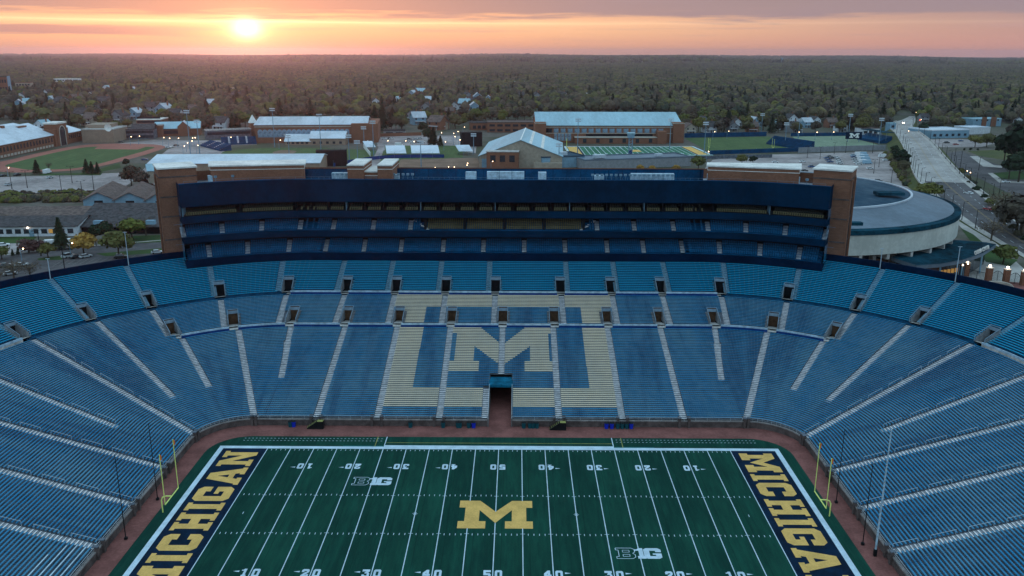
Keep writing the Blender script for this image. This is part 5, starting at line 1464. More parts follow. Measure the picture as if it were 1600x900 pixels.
# glazed entrance with wedge canopy
P = [G(1392,399,7.5), G(1432,412,7.5), G(1470,409,7.5), G(1505,402.5,7.5), G(1535,392,7.5), G(1556,378,7.5), G(1540,375,7.5), G(1500,372,7.5), G(1455,371,7.5)]
t = thing('entrance_canopy', 'flat teal wedge canopy with raised lettering over the glazed arena entrance', 'canopy', (P[1].x, P[1].y, 0))
mb = MB(); mb.prism([(p.x, p.y) for p in P], 7.5, 7.58); mb.build('canopy_roof', M['canopyteal'], t, world=True)
mb = MB()
for i in range(len(P)-1):
    mb.face([(P[i].x,P[i].y,6.4), (P[i+1].x,P[i+1].y,6.4), (P[i+1].x,P[i+1].y,7.7), (P[i].x,P[i].y,7.7)])
mb.build('canopy_edge', M['domegrey'], t, world=True)
cxp = sum(p.x for p in P)/len(P); cyp = sum(p.y for p in P)/len(P)
mb = MB(); mb.prism([(cxp+(p.x-cxp)*.82+1, cyp+(p.y-cyp)*.82+3) for p in P[:6]]+[(cxp+(P[8].x-cxp)*.9, cyp+(P[8].y-cyp)*.9+3)], 0, 6.4); mb.build('glazed_hall', M['window'], t, world=True)
mb = MB()
for q in (1, 2, 3, 4): mb.tube((P[q].x+.6, P[q].y+1.2, 0), (P[q].x+.6, P[q].y+1.2, 6.5), .3, 8)
mb.build('columns', M['sidingblue'], t, world=True)
mb = MB()
a, c = P[1]+Vector((1.6,2.4,-3.4)), P[3]+Vector((-1,2.6,-3.4))
for k in range(11):
    q = a*(1-k/10)+c*(k/10); mb.box(q.x-.5, q.x+.5, q.y-.9, q.y-.8, 2.8, 4.3)
mb.build('lit_display', M['lit'], t, world=True)
tx = bpy.data.curves.new('canopy_lettering', 'FONT'); tx.body = 'CRISLER CENTER'; tx.size = 2.0; tx.extrude = .12
o = bpy.data.objects.new('canopy_lettering', tx); S.collection.objects.link(o); o.parent = t; q = G(1523, 394.5, 7.8); q2 = G(1556, 379, 7.8); o.location = (q.x-P[1].x, q.y-P[1].y, 7.75)
o.rotation_euler = (math.radians(75), 0, math.atan2(q2.y-q.y, q2.x-q.x)); tx.materials.append(M['orange'] if False else M['roofwhite'])
# gates
gx = [(1508,427),(1543.5,435),(1571,437.5),(1598,441)]; GP = [G(x, y) for x, y in gx]
for i, p in enumerate(GP):
    lab = ('brick gate pier with lit globe beside the arena canopy', 'brick gate pier with lit globe, second from the canopy', 'brick gate pier with lit globe, third from the canopy', 'brick gate pier with lit globe at the right edge')[i]
    t = thing('gate_pier', lab, 'gate pier', p, 0, 'brick gate piers'); mb = MB(); mb.box(-.85,.85,-.85,.85,0,4.6); mb.build('pier', M['brick'], t)
    mb = MB(); mb.box(-1,1,-1,1,4.6,4.9); c_ = mb.build('cap', M['stone'], t); mb = MB(); mb.ball((0,0,5.4), .42); mb.build('lamp', M['lampw'], t)
for i in range(3):
    a, c = GP[i], GP[i+1]; r, L = root('iron_gate', ('black railing gate between the first two brick piers', 'arched black iron gate between the second and third brick piers', 'arched black iron gate next to the rightmost brick pier')[i], 'gate', a, c)
    mb = MB(); n = 14
    for k in range(1, n):
        x = .9+(L-1.8)*k/n; z = 2.6+(1.3*math.sin(math.pi*k/n) if i else 0); mb.tube((x,0,0), (x,0,z), .05, 4)
    mb.build('bars', M['black'], r); mb = MB()
    for k in range(n):
        f_ = lambda j: (.9+(L-1.8)*j/n, 0, 2.6+(1.3*math.sin(math.pi*j/n) if i else 0)); mb.tube(f_(k), f_(k+1), .09, 4)
    mb.tube((L/2,0,0), (L/2,0,3.9 if i else 2.6), .12, 4); mb.build('frame', M['black'], r)
t = thing('planter_wall', 'low pale curved planter wall just outside the bowl rim by the gates', 'planter wall', G(1565, 446)); mb = MB()
P = [tuple(p) for p in bez(gp_([(1545,441),(1562,441),(1578,445),(1586,452)]), 5, False)]
for i in range(len(P)-1): mb.face([(*P[i],0), (*P[i+1],0), (*P[i+1],1.2), (*P[i],1.2)]); mb.face([(*P[i],1.2), (*P[i+1],1.2), (P[i+1][0]+.3,P[i+1][1]+.8,1.2), (P[i][0]+.3,P[i][1]+.8,1.2)])
mb.build('wall', M['stone'], t, world=True)
# left: long workshop, boathouses, vehicles
A, B = G(-60, 375.5), G(121, 372.5); h = HX(60, 356, 373.5)
def ridge(px, py, yb, dep, h): return HT(px, py, G(px, yb)+Vector((0, dep/2, 0)))-h
r, L, ro = building('workshop', 'long white workshop with dark shingle roof behind the left car park', 'workshop', A, B, 22, h, 'siding', 'roofdark', 'gx', ridge(60, 342, 373.5, 22, h), over=.9)
windows(r, 9, L*.3, L*.98, 1.4, 2.4, 1.8, 'window')
sub(r, 'blue_door', 'sidingblue', lambda mb: mb.box(L*.585, L*.625, -.12, 0, 0, 3.2)); sub(r, 'lit_window', 'lit', lambda mb: mb.box(L*.755, L*.79, -.16, 0, 1.4, 3.1)); sub(r, 'wall_lamp', 'lampw', lambda mb: mb.ball((L*.58, -.5, 3.9), .3))
A, B = G(-60, 358), G(150, 355)
r, L, ro = building('brown_roof_shed', 'very long brown-grey roofed shed seen over the white workshop roof', 'shed', A, B, 30, 2.6, 'sidinggrey', 'roofbrown', 'gx', ridge(60, 328.5, 357, 30, 2.6), over=1)
A, B = G(122, 369), G(262, 368); h_ = HX(180, 355, 368.5)
r, L, ro = building('dark_roof_shed', 'long low shed with broad dark grey roof left of the brick tower', 'shed', A, B, 44, h_, 'sidinggrey', 'roofdark', 'gx', ridge(190, 322, 368.5, 44, h_), over=1.5)
sub(r, 'open_bay', 'dark', lambda mb: mb.box(L*.02, L*.98, -.1, 0, 0, h_*.8))
for (x, y) in ((153, 349), (235, 348)):
    q = G(x, y, 8); w_ = MB(); w_.box(-1.8, 1.8, -1, 1, 0, 1.6); o = w_.build('roof_vent', M['sidingblue'], r); o.location = r.matrix_basis.inverted() @ Vector((q.x, q.y, 6.6))
for i, (x0, x1, lab) in enumerate(((130, 178, 'blue boathouse with brown hipped gable roof, leftmost of three'), (179, 227, 'blue boathouse with brown roof and dark doorway, middle of three'), (228, 270, 'blue boathouse with brown roof touching the brick tower'))):
    A, B = G(x0, 326), G(x1, 324); hh = HT(x0, 315, A)
    r, L, ro = building('boathouse', lab, 'boathouse', A, B, 38, hh, 'sidingblue', 'roofbrown', 'gy', HT(x0, 304, A)-hh, group='blue boathouses', over=1)
    sub(r, 'doorway', 'dark', lambda mb: mb.box(L*.36, L*.64, -.1, 0, 0, 2.6))
# commercial buildings right
A, B = G(1452, 213), G(1512, 211)
r, L, ro = building('pale_warehouse', 'long pale blue flat warehouse right of the overpass', 'warehouse', A, B, 30, HT(1480, 202, A), 'sidingblue', 'roofice'); windows(r, 6, 1, L-1, 2, 3, 2, 'window')
A, B = G(1512, 206), G(1545, 205)
r, L, ro = building('pale_warehouse', 'smaller pale warehouse with icy roof left of the tall dark pines', 'warehouse', A, B, 20, HT(1530, 197, A), 'siding', 'roofice')
A, B = G(1518, 194), G(1562, 193)
r, L, ro = building('apartment_block', 'teal and brick low apartment block behind the pale warehouses', 'apartment block', A, B, 18, HT(1530, 183, A), 'sidingblue', 'roofblue')
sub(r, 'brick_bay', 'brick', lambda mb: (mb.box(L*.3, L*.45, -1, 0, 0, 10), mb.box(L*.62, L*.8, -1, 0, 0, 10))); windows(r, 5, 1, L-1, 6, 2, 1.8, 'window')
# big buildings in the far trees
for (x0, x1, yb, yt, dep, wl, rf, lab, nw) in ((83, 122, 139, 127.5, 24, 'siding', 'roofwhite', 'long white office with dark window bands rising from the far left trees', 9),
    (-5, 14, 160, 125, 30, 'brick', 'roofdark', 'tall brick block with blue end at the far left edge', 4), (24, 48, 150, 134, 26, 'sidingtan', 'brick', 'low brick-topped office right of the tall block at the far left', 5),
    (248, 298, 147, 137.5, 22, 'sidingtan', 'roofbrown', 'tan flat building with lit roof edge in the woods left of the sun', 7), (354, 375, 151, 141, 14, 'siding', 'roofwhite', 'small white block in the woods below the sun', 4),
    (319, 338, 138, 133, 16, 'siding', 'roofwhite', 'pale strip building in the far woods below the sun', 4), (218, 262, 171, 164, 14, 'siding', 'roofgrey', 'long white low block in the woods above the brick office', 6),
    (899, 922, 155, 146, 16, 'brick', 'concrete_pale', 'brick flat block alone in the woods right of centre', 4), (806, 822, 134, 127.5, 14, 'sidingblue', 'roofblue', 'blue-roofed block with small cupola in the woods above the indoor hall', 3),
    (735, 760, 204, 193, 20, 'brick', 'roofdark', 'brick block with dark roof left of the huge athletics building', 3), (760, 836, 207, 192, 26, 'brick', 'roofbrown', 'long low brick block joining the athletics building', 6),
    (1345, 1372, 208, 198, 14, 'siding', 'roofbrown', 'white house block left of the overpass behind the soccer field', 3), (430, 462, 146, 141, 14, 'siding', 'roofice', 'white flat block in the woods above the arena', 4),
    (1388, 1397, 206, 190, 6, 'sidingblue', 'roofblue', 'narrow teal shelter tower beside the far end of the overpass', 1), (598, 632, 211, 206, 12, 'sidinggrey', 'roofdark', 'grey garage behind the centre car park', 2)):
    A, B = G(x0, yb), G(x1, yb-.4); hh = HT(x0, yt, A)
    r, L, ro = building('far_building', lab, 'building', A, B, dep, hh, wl, rf)
    fl = max(1, min(3, int(hh/4.5)))
    for k in range(fl): windows(r, nw, 1, L-1, hh*(k+.25)/fl, (L-2)/nw*.7, hh/fl*.42, 'window')
    if x0 < 0: sub(r, 'blue_end', 'sidingblue', lambda mb: mb.box(L-.2, L+1.2, 0, 26, 0, hh+1))
# ------------------------------------------------------------------ houses
HK = {}
def house_proto(wl, rf, var):
    t = thing('house', 'house', 'house', (0, 0, -80)); w_, d_, h = 9.5, 11, 5.6
    mb = MB(); walls(mb, -w_/2, w_/2, 0, d_, h, 'gy' if var == 0 else 'gx', 3.6); mb.build('wall', M[wl], t)
    mb = MB(); (gable_y if var == 0 else gable_x)(mb, -w_/2, w_/2, 0, d_, h, 3.6); ro = mb.build('roof', M[rf], t)
    mb = MB(); mb.box(2, 2.9, 6, 6.9, h+1, h+5); mb.build('chimney', M['brick'], ro)
    for x in (-2.8, 2.2):
        for z in (1.0, 3.7):
            mb = MB(); mb.box(x-.6, x+.6, -.08, 0, z, z+1.4); mb.build('window', M['window'], t)
    mb = MB(); mb.box(-.5, .5, -.1, 0, 0, 2.2); mb.build('door', M['wallbrick'], t)
    mb = MB(); mb.box(-3.5, 3.5, -2.2, 0, 2.5, 2.75); [mb.tube((x,-2,0), (x,-2,2.5), .1, 4) for x in (-3.3, 3.3)]; mb.build('porch', M['siding'], t)
    return t
HV = [('siding', 'roofdark', 'white'), ('sidingblue', 'roofgrey', 'pale blue'), ('sidingtan', 'roofbrown', 'tan'), ('sidinggrey', 'roofdark', 'grey'), ('siding', 'roofblue', 'white blue-roofed'), ('brick', 'roofbrown', 'brick')]
HL = [(31,163,0),(28,176,1),(37,172,4),(70,157,0),(76,166,1),(60,208,4),(127,193,0),(134,201,2),(97,147,1),(140,157,0),(163,149,4),(206,150,1),(160,171,0),(250,183,1),(275,155,3),(298,181,2),(340,206,0),(366,160,0),(52,180,5),(86,172,3),(110,166,5),(150,183,3),(182,176,2),(225,153,3),(312,160,3),(326,172,1),(232,180,3),
  (452,157,1),(473,151,0),(586,167,0),(617,164,4),(600,158,3),(641,156,1),(655,152,4),(666,163,1),(688,203,2),(676,204,5),(728,166,0),(745,160,1),(708,172,0),(722,171,4),(731,159,3),(761,162,1),(663,176,3),(700,182,5),(740,178,1),(640,190,3),(655,196,1),
  (812,157,0),(838,157,3),(875,156,0),(1078,208,2),(1110,206,0),(1145,203,3),(1175,205,5),(1238,190,0),(1262,197,1),(1275,193,0),(1225,200,4),(1315,203,0),(1245,205,3),(1180,196,1),(1100,193,3),(1151,199,0),
  (1462,150,0),(1512,158,3),(1560,166,0),(1547,150,1),(1590,192,0),(1580,168,2),(1444,186,3),(1300,197,5),(1040,150,3),(960,165,2),(512,160,2),(540,152,0),(410,160,5),(180,196,3),(205,190,1),(270,191,0)]
HPOS = []; hfirst = []; seenl = {}
REG = [(60,'at the left edge of the woods'),(170,'in the woods above the brick fieldhouse'),(300,'in the woods above the brick office'),(400,'in the woods under the sun'),(560,'in the woods behind the arena'),(700,'in the trees right of the arena'),(830,'in the trees above the indoor practice hall'),(1070,'in the woods behind the athletics building'),(1210,'in the trees behind the grass practice field'),(1330,'behind the soccer field'),(1480,'in the trees beside the overpass'),(1700,'among the trees at the right edge')]
def reg(x): return next(n for l, n in REG if x < l)
rnd = random.Random(5)
for x, y, k in HL:
    wl, rf, cn = HV[k]; var = rnd.random() < .45
    if (k, var) not in HK: HK[(k, var)] = house_proto(wl, rf, int(var))
    p = G(x, y); HPOS.append(p)
    big = 1.1 + .5*rnd.random() if x < 1000 else .95+.25*rnd.random()
    far = 'nearer' if y > 175 else ('far' if y < 155 else 'mid-distance')
    lab = '%s %s house, %s, %s' % (far, cn, 'ridge sideways' if var else 'gable forward', reg(x))
    place(HK[(k, var)], p, rnd.uniform(-.5, .5), big, lab, '%s houses %s' % (cn, reg(x)), hfirst)

# ------------------------------------------------------------------ trees
def crown(seed, H, R, z0, n, kind, leaf=.9, core=.74):
    rg = random.Random(seed); mb = MB(); lobes = []
    if kind == 'cone':
        for i in range(n):
            t = rg.random()**.8; z = z0+(H-z0)*t; rad = R*(1-t)*(.55+.5*rg.random())+.15; a = rg.random()*6.283
            c = Vector((rad*math.cos(a), rad*math.sin(a), z)); d = Vector((math.cos(a), math.sin(a), -.45)).normalized(); s_ = leaf*(.7+.6*rg.random())*(1.1-.5*t)
            w_ = Vector((-math.sin(a), math.cos(a), rg.uniform(-.3,.3)))*s_*.5
            mb.face([c-d*s_*.5-w_, c-d*s_*.5+w_, c+d*s_*.7]); 
        for k in range(6):
            a, c = k*1.047, (k+1)*1.047; mb.face([(R*.4*math.cos(a), R*.4*math.sin(a), z0+.1), (R*.4*math.cos(c), R*.4*math.sin(c), z0+.1), (0,0,H*.82)])
        return mb
    nl = rg.randint(6, 9)
    for i in range(nl):
        a = 6.283*i/nl+rg.random(); q = rg.uniform(.25, .62)*R*(.72 if core > .8 else 1); lobes.append((Vector((q*math.cos(a), q*math.sin(a), z0+(H-z0)*rg.uniform(.3,.68 if core < .8 else .55))), R*rg.uniform(.38,.58)*(1.22 if core > .8 else 1)))
    lobes.append((Vector((rg.uniform(-.1,.1)*R, rg.uniform(-.1,.1)*R, z0+(H-z0)*(.72 if core < .8 else .62))), R*(.5 if core < .8 else .66)))
    sp = .75 if kind != 'bare' else .6
    for i in range(n):
        c0, r0 = lobes[i % len(lobes)]; th = math.acos(1-2*rg.random()*(.85)); a = rg.random()*6.283
        dv = Vector((math.sin(th)*math.cos(a), math.sin(th)*math.sin(a), math.cos(th)*.85)); c = c0+dv*r0*(.72+.38*rg.random())
        if c.z > H: c.z = H-.2*rg.random()
        nrm = (dv+Vector((rg.uniform(-.7,.7), rg.uniform(-.7,.7), rg.uniform(-.5,.7)))).normalized(); u = nrm.orthogonal().normalized(); w_ = nrm.cross(u)
        s_ = leaf*(.55+.75*rg.random()); k = 5 if kind != 'bare' else 3; a0 = rg.random()*6
        mb.face([c+(u*math.cos(a0+6.283*j/k)+w_*math.sin(a0+6.283*j/k))*s_*(.7+.4*rg.random()) for j in range(k)])
    if kind == 'round':
        for c0, r0 in lobes: mb.ball(c0, r0*core, 8 if core > .8 else 6)
    return mb
def tree_proto(name, seed, H, R, z0, n, kind, m_, leaf=.9, limbs=6):
    t = thing(name, name, 'tree', (0, 0, -90)); rg = random.Random(seed*3+1)
    mb = MB(); mb.tube((0,0,0), (0,0,z0+(H-z0)*.35), R*.065, 6, r2=R*.04); mb.tube((0,0,z0+(H-z0)*.35), (rg.uniform(-.3,.3),rg.uniform(-.3,.3),H*.9), R*.04, 5, r2=.02)
    if kind != 'cone':
        for i in range(limbs*(3 if kind == 'bare' else 1)):
            a = rg.random()*6.283; zb = z0+(H-z0)*rg.uniform(0,.5); e = Vector((R*.85*math.cos(a), R*.85*math.sin(a), zb+(H-z0)*rg.uniform(.2,.5))); mb.tube((0,0,zb), e, R*.028, 4, r2=.03)
            if kind == 'bare':
                for j in range(4):
                    b0 = Vector((0,0,zb)).lerp(e, .4+.15*j); mb.tube(b0, b0+Vector((rg.uniform(-.35,.35)*R, rg.uniform(-.35,.35)*R, rg.uniform(.1,.4)*R)), .05, 3, r2=.015)
    mb.build('trunk', M['trunk'] if kind != 'bare' else M['twig'], t); crown(seed, H, R, z0, n, kind, leaf).build('crown', M[m_], t); return t
tfirst = []
OLV = [tree_proto('broadleaf_tree', 10+i, 10, 4.6, 2.2, 520, 'round', 'leafgreen', .62) for i in range(2)]
FUL = [tree_proto('broadleaf_tree', 20+i, 10, 4.3+.4*i, 2, 300, 'round', 'leaf', .85) for i in range(3)]
BAR = [tree_proto('bare_tree', 30+i, 10, 4.4, 2.2, 260, 'bare', 'twig', .3, 8) for i in range(2)]
CON = [tree_proto('conifer_tree', 40+i, 10, 2.6, .7, 420, 'cone', 'needle', 1.5) for i in range(2)]
PIN = tree_proto('pine_tree', 45, 10, 3.2, 2.4, 600, 'round', 'needle', .6)
FULN = [tree_proto('broadleaf_tree', 25+i, 10, 4.5, 2, 900, 'round', 'leaf', .5) for i in range(2)]
ORG = tree_proto('blossom_tree', 50, 10, 5, 2.4, 700, 'round', 'leaforange', .6)
PLM = tree_proto('plum_shrub', 55, 10, 7, 1.0, 500, 'round', 'leafplum', .8)
NT = [ # px, base y, top y, kind, label, width factor
 (57,276,254,'c','dark conifer standing alone before the track infield',1.2),(135,275,252,'c','dark conifer, tallest of three at the right end of the track',1.1),(143,275,256,'c','dark conifer, middle of three at the right end of the track',1.1),(152,275,257,'c','dark conifer, right one of three at the right end of the track',1.1),
 (76,270,257,'b','small bare reddish tree before the track infield',1),(197,266,250,'p','dark round tree at the corner of the left car park',1.2),(205,294,260,'f','tall greyish tree left of the brick tower, left one of two',1.1),(222,296,268,'f','pale leafing tree beside the left brick tower',1.2),
 (96,393,344,'c','dark spruce before the white workshop',1.0),(206,378,343,'g','rounded yellow-green tree before the dark roofed shed',1.5),(186,406,363,'g','yellow-green tree on the kerb island by the rim',1.25),(131,402,367,'o','orange-tinged tree beside the parked cars',1.2),(75,407,382,'g','small yellow-green tree on the grass island',1.3),
 (150,388,352,'p','dark pine behind the orange-tinged tree, left one',1.0),(166,386,346,'p','dark pine behind the orange-tinged tree, right one',1.1),(45,399,378,'m','plum-coloured shrub in the left yard',1.3),(62,397,380,'m','plum-coloured shrub beside the lit yard lamp',1.1),(3,410,389,'g','green bush at the left edge',1.5),
 (20,404,393,'c','small dark evergreen by the yard fence, leftmost',1),(28,402,391,'c','small dark evergreen by the yard fence, second',1),(110,394,382,'c','small dark evergreen right of the spruce',1),(22,440,409,'b','bare tree over the left car park',1.6),(48,440,412,'b','bare tree at the rim beside the left car park',1.5),(0,445,425,'b','bare tree at the lower left corner of the car park',1.5),(228,372,340,'b','bare tree before the dark roofed shed near the tower',1),(2,362,335,'b','white-limbed bare tree at the left edge',1.3),
 (1450,309,281,'g','spreading olive tree at the near side of the road beside the round arena',1.8),(1548,372,337,'b','large bare tree beside the road right of the round arena',1.7),(1567,408,377,'g','small round green tree on the lawn by the gates',1.4),
 (1405,262,228,'p','dark bushy tree on the embankment left of the road',1.4),(1396,243,222,'p','dark shrub on the embankment below the overpass wall',1.2),(1414,280,258,'b','bare shrub on the grass verge',1.1),(1410,268,246,'f','dull green shrub on the grass verge',1.1),
 (1590,280,228,'p','large dark pine, front one at the right edge',1.4),(1575,275,240,'p','dark pine left of the front pine at the right edge',1.3),(1602,268,180,'p','tallest dark pine at the right edge',1.1),(1583,262,186,'p','tall dark pine, second from the right edge',1.0),(1566,258,198,'p','tall dark pine, third from the right edge',1.0),(1598,250,190,'p','dark pine behind the tallest pine',1.2),
 (1090,264,241,'g','round olive tree behind the roof screens',1.2),(1158,256,239,'g','olive tree at the near edge of the right car park',1.3),(1175,256,240,'p','dark tree at the near edge of the right car park',1.3),(1000,268,256,'o','small orange tree behind the roof screens, left one',1.2),(1018,268,257,'o','small orange tree behind the roof screens, middle one',1.2),(1055,267,256,'o','small orange tree behind the roof screens, right one',1.4),
 (585,207,166,'c','tall dark conifer right of the arena, left one of the pair',1.0),(597,205,160,'c','tall dark conifer right of the arena, right one of the pair',.9),(576,205,172,'p','dark pine at the arena gable',1.1),(668,227,199,'p','dark evergreen behind the centre car park, left one',1.1),(676,228,200,'c','dark evergreen behind the centre car park, middle one',1.3),(687,229,213,'c','short dark evergreen right of the centre car park',1.3),(660,212,190,'p','dark pine in front of the centre houses',1.3),
 (1345,206,180,'g','olive tree behind the scoreboard',1.2),(1310,205,186,'g','bright olive tree behind the soccer field',1.2),(1440,208,186,'p','dark tree at the far right bend of the road',1.2),(1457,204,180,'f','olive tree beside the pale warehouse',1.3),(1540,226,203,'f','leafing tree before the pale warehouses, left one',1.2),(1522,226,206,'g','leafing tree before the pale warehouses, right one',1.3),
 (1455,234,221,'p','dark shrub right of the road bend',1.2),(1505,233,227,'p','dark round bush by the side road, left one',1),(1515,233,226,'p','dark round bush by the side road, middle one',1),(1526,233,227,'p','dark round bush by the side road, right one',1)]
rq = random.Random(11)
for i in range(14):
    x = 1492+i*9+rq.uniform(-3, 3); y = 268+i*9.5
    if x < 1640: NT.append((x+8, y+4, y-10+rq.uniform(-3, 2), rq.choice('pffg'), None, 1.3))
for i in range(10): NT.append((1572+rq.uniform(-14, 60), 335+rq.uniform(-25, 30), 300+rq.uniform(-10, 10), rq.choice('fbf'), None, 1.4))
KIND = {'c': CON, 'g': OLV, 'f': FUL, 'b': BAR, 'p': [PIN], 'o': [ORG], 'm': [PLM]}
KN = {'c': 'dark conifer', 'g': 'yellow-green leafing tree', 'f': 'brownish leafing tree', 'b': 'bare twiggy tree', 'p': 'dark pine', 'o': 'orange tree', 'm': 'plum shrub'}
TREES = []
for i, (x, yb, yt, k, lab, wf) in enumerate(NT):
    p = G(x, yb); h = max(2.5, HT(x, yt, p)); s_ = h/10; KL = FULN if k == 'f' else KIND[k]; pr = KL[i % len(KL)]
    w_ = s_*wf
    place(pr, p, rq.random()*6.28, (w_, w_, s_), lab or '%s in the strip along the right side of the road' % KN[k], None if lab else '%ss along the right side of the road' % KN[k], tfirst)
    if not lab: pass
def treeline(x):
    P = [(-300,186),(0,190),(60,199),(130,203),(175,209),(240,200),(300,205),(330,209),(395,200),(400,186),(572,184),(585,200),(640,207),(700,205),(735,198),(830,188),(835,178),(1062,178),(1066,209),(1200,209),(1320,207),(1380,205),(1386,190),(1402,174),(1424,174),(1436,190),(1452,200),(1510,198),(1565,190),(1570,215),(1700,240),(1900,300)]
    for i in range(len(P)-1):
        if P[i][0] <= x <= P[i+1][0]:
            t = (x-P[i][0])/(P[i+1][0]-P[i][0]); return P[i][1]+(P[i+1][1]-P[i][1])*t
    return 0
BLD = [o for o in bpy.data.objects if o.get('category') in ('building', 'office', 'campus building', 'arena', 'tower', 'apartment block', 'warehouse', 'press box')]
BL = []
for o in BLD:
    w_ = [c for c in bpy.data.objects if c.parent is o and c.name.startswith('wall')]
    if w_:
        xs = [v.co.x for v in w_[0].data.vertices]; ys = [v.co.y for v in w_[0].data.vertices]
        BL.append((Matrix.Translation(o.location) @ Matrix.Rotation(o.rotation_euler.z, 4, 'Z')).inverted()); BL[-1] = (BL[-1], max(xs), max(ys))
def blocked(x, y):
    P = Vector((x, y, 0))
    for M_, lx, ly in BL:
        q = M_ @ P
        if -6 < q.x < lx+6 and -22 < q.y < ly+4: return True
    for h in HPOS:
        if h.x > 90 and h.y > 560 and h.y < 760 and (x+y) % 17 < 10: continue
        dx, dy = x-h.x, y-h.y-5
        if dx*dx+dy*dy < 90: return True
        D = math.hypot(h.x-CX, h.y-CY); ux, uy = (h.x-CX)/D, (h.y-CY)/D; al = dx*ux+dy*uy; la = abs(-dx*uy+dy*ux)
        if -95 < al < 0 and la < 6.5: return True
        if -40 < al < 0 and la < 9: return True
    return False
pts = []; g = 12.0; yy = 440
while yy < 1500:
    hwid = (yy+140)*.66; xx = -hwid
    while xx < hwid:
        x = xx+rq.uniform(-4.6, 4.6); y = yy+rq.uniform(-4.6, 4.6); q = proj((x, y, 0)); xx += g
        if not (-60 < q[0] < 1660) or q[1] > treeline(q[0]): continue
        dens = .93 if q[1] < 165 else (.80 if 300 < q[0] < 570 or q[0] > 850 else .62)
        if rq.random() > dens or blocked(x, y): continue
        pts.append((x, y))
    yy += g
pts.sort(key=lambda p: (p[0]-CX)**2+(p[1]-CY)**2)
IND = pts[:215]; REST = pts[215:]
fcount = {}
for x, y in IND:
    q = proj((x, y, 0)); k = rq.choices('fgbc', (5.5, 1.7, 1.6, 1.1))[0]; s_ = rq.uniform(.95, 1.6)*(1.1 if k == 'c' else 1)
    lab = '%s %s' % (KN[k], reg(q[0])); pr = rq.choice(KIND[k])
    place(pr, (x, y, 0), rq.random()*6.28, (s_*rq.uniform(.95,1.2), s_*rq.uniform(.95,1.2), s_), lab, '%ss %s' % (KN[k], reg(q[0])), tfirst)
def scatter(name, label, pts, protos, smin, smax, cat='woodland', tilt=.0):
    col = bpy.data.collections.new(name+'_kinds')
    for o in protos: col.objects.link(o)
    me = bpy.data.meshes.new(name); me.from_pydata([(p[0], p[1], p[2] if len(p) > 2 else 0) for p in pts], [], [])
    me.attributes.new('sc', 'FLOAT_VECTOR', 'POINT'); me.attributes.new('rt', 'FLOAT_VECTOR', 'POINT'); me.attributes.new('ix', 'INT', 'POINT')
    sc, rt, ix = [], [], []
    for p in pts:
        a = rq.uniform(smin, smax); w_ = a*rq.uniform(.9, 1.25); sc += [w_, w_, a]; rt += [rq.uniform(-tilt,tilt), rq.uniform(-tilt,tilt), rq.random()*6.28]
        r_ = rq.random(); acc = 0
        for j, o in enumerate(protos):
            acc += o['wt']
            if r_ < acc: break
        ix.append(j)
    me.attributes['sc'].data.foreach_set('vector', sc); me.attributes['rt'].data.foreach_set('vector', rt); me.attributes['ix'].data.foreach_set('value', ix)
    o = bpy.data.objects.new(name, me); S.collection.objects.link(o)
    ng = bpy.data.node_groups.new(name, 'GeometryNodeTree'); ng.interface.new_socket('Geometry', in_out='INPUT', socket_type='NodeSocketGeometry'); ng.interface.new_socket('Geometry', in_out='OUTPUT', socket_type='NodeSocketGeometry')
    N = ng.nodes; i_ = N.new('NodeGroupInput'); o_ = N.new('NodeGroupOutput'); ci = N.new('GeometryNodeCollectionInfo'); ci.inputs['Collection'].default_value = col; ci.inputs['Separate Children'].default_value = True; ci.inputs['Reset Children'].default_value = True
    ip = N.new('GeometryNodeInstanceOnPoints'); ip.inputs['Pick Instance'].default_value = True
    def na(nm, tp):
        q = N.new('GeometryNodeInputNamedAttribute'); q.data_type = tp; q.inputs['Name'].default_value = nm; return q.outputs['Attribute']
    Lk = ng.links; Lk.new(i_.outputs[0], ip.inputs['Points']); Lk.new(ci.outputs[0], ip.inputs['Instance']); Lk.new(na('sc','FLOAT_VECTOR'), ip.inputs['Scale']); Lk.new(na('ix','INT'), ip.inputs['Instance Index'])
    er = N.new('FunctionNodeEulerToRotation'); Lk.new(na('rt','FLOAT_VECTOR'), er.inputs[0]); Lk.new(er.outputs[0], ip.inputs['Rotation']); Lk.new(ip.outputs[0], o_.inputs[0])
    md = o.modifiers.new('scatter', 'NODES'); md.node_group = ng
    return tag(o, label, cat, kind='stuff')
def kindmesh(nm, seed, H, R, z0, n, kind, m_, leaf, wt):
    mb = crown(seed, H, R, z0, n, kind, leaf, .93)
    if kind != 'cone': mb.tube((0,0,0), (0,0,H*.5), .25, 4)
    o = bpy.data.objects.new(nm, mb.mesh(nm, [M[m_]], kind == 'round')); o['wt'] = wt; return o
K1 = [kindmesh('a_crown', 61, 10.5, 4.8, 2, 230, 'round', 'leaf', .6, .23), kindmesh('b_crown', 62, 12, 5.2, 2, 230, 'round', 'leaf', .8, .23), kindmesh('c_crown', 63, 9.5, 4.6, 2, 230, 'round', 'leaf', .8, .23), kindmesh('d_crown', 64, 10.5, 4.6, 2, 230, 'round', 'leafgreen', 1.0, .09), kindmesh('e_crown', 65, 10.5, 4.4, 2, 210, 'bare', 'twig', .75, .14), kindmesh('f_crown', 66, 14, 3.2, 1, 260, 'cone', 'needle', 1.7, .07)]
scatter('woodland', 'brown and olive spring woodland covering the low ground behind the stadium', REST, K1, .95, 1.65)
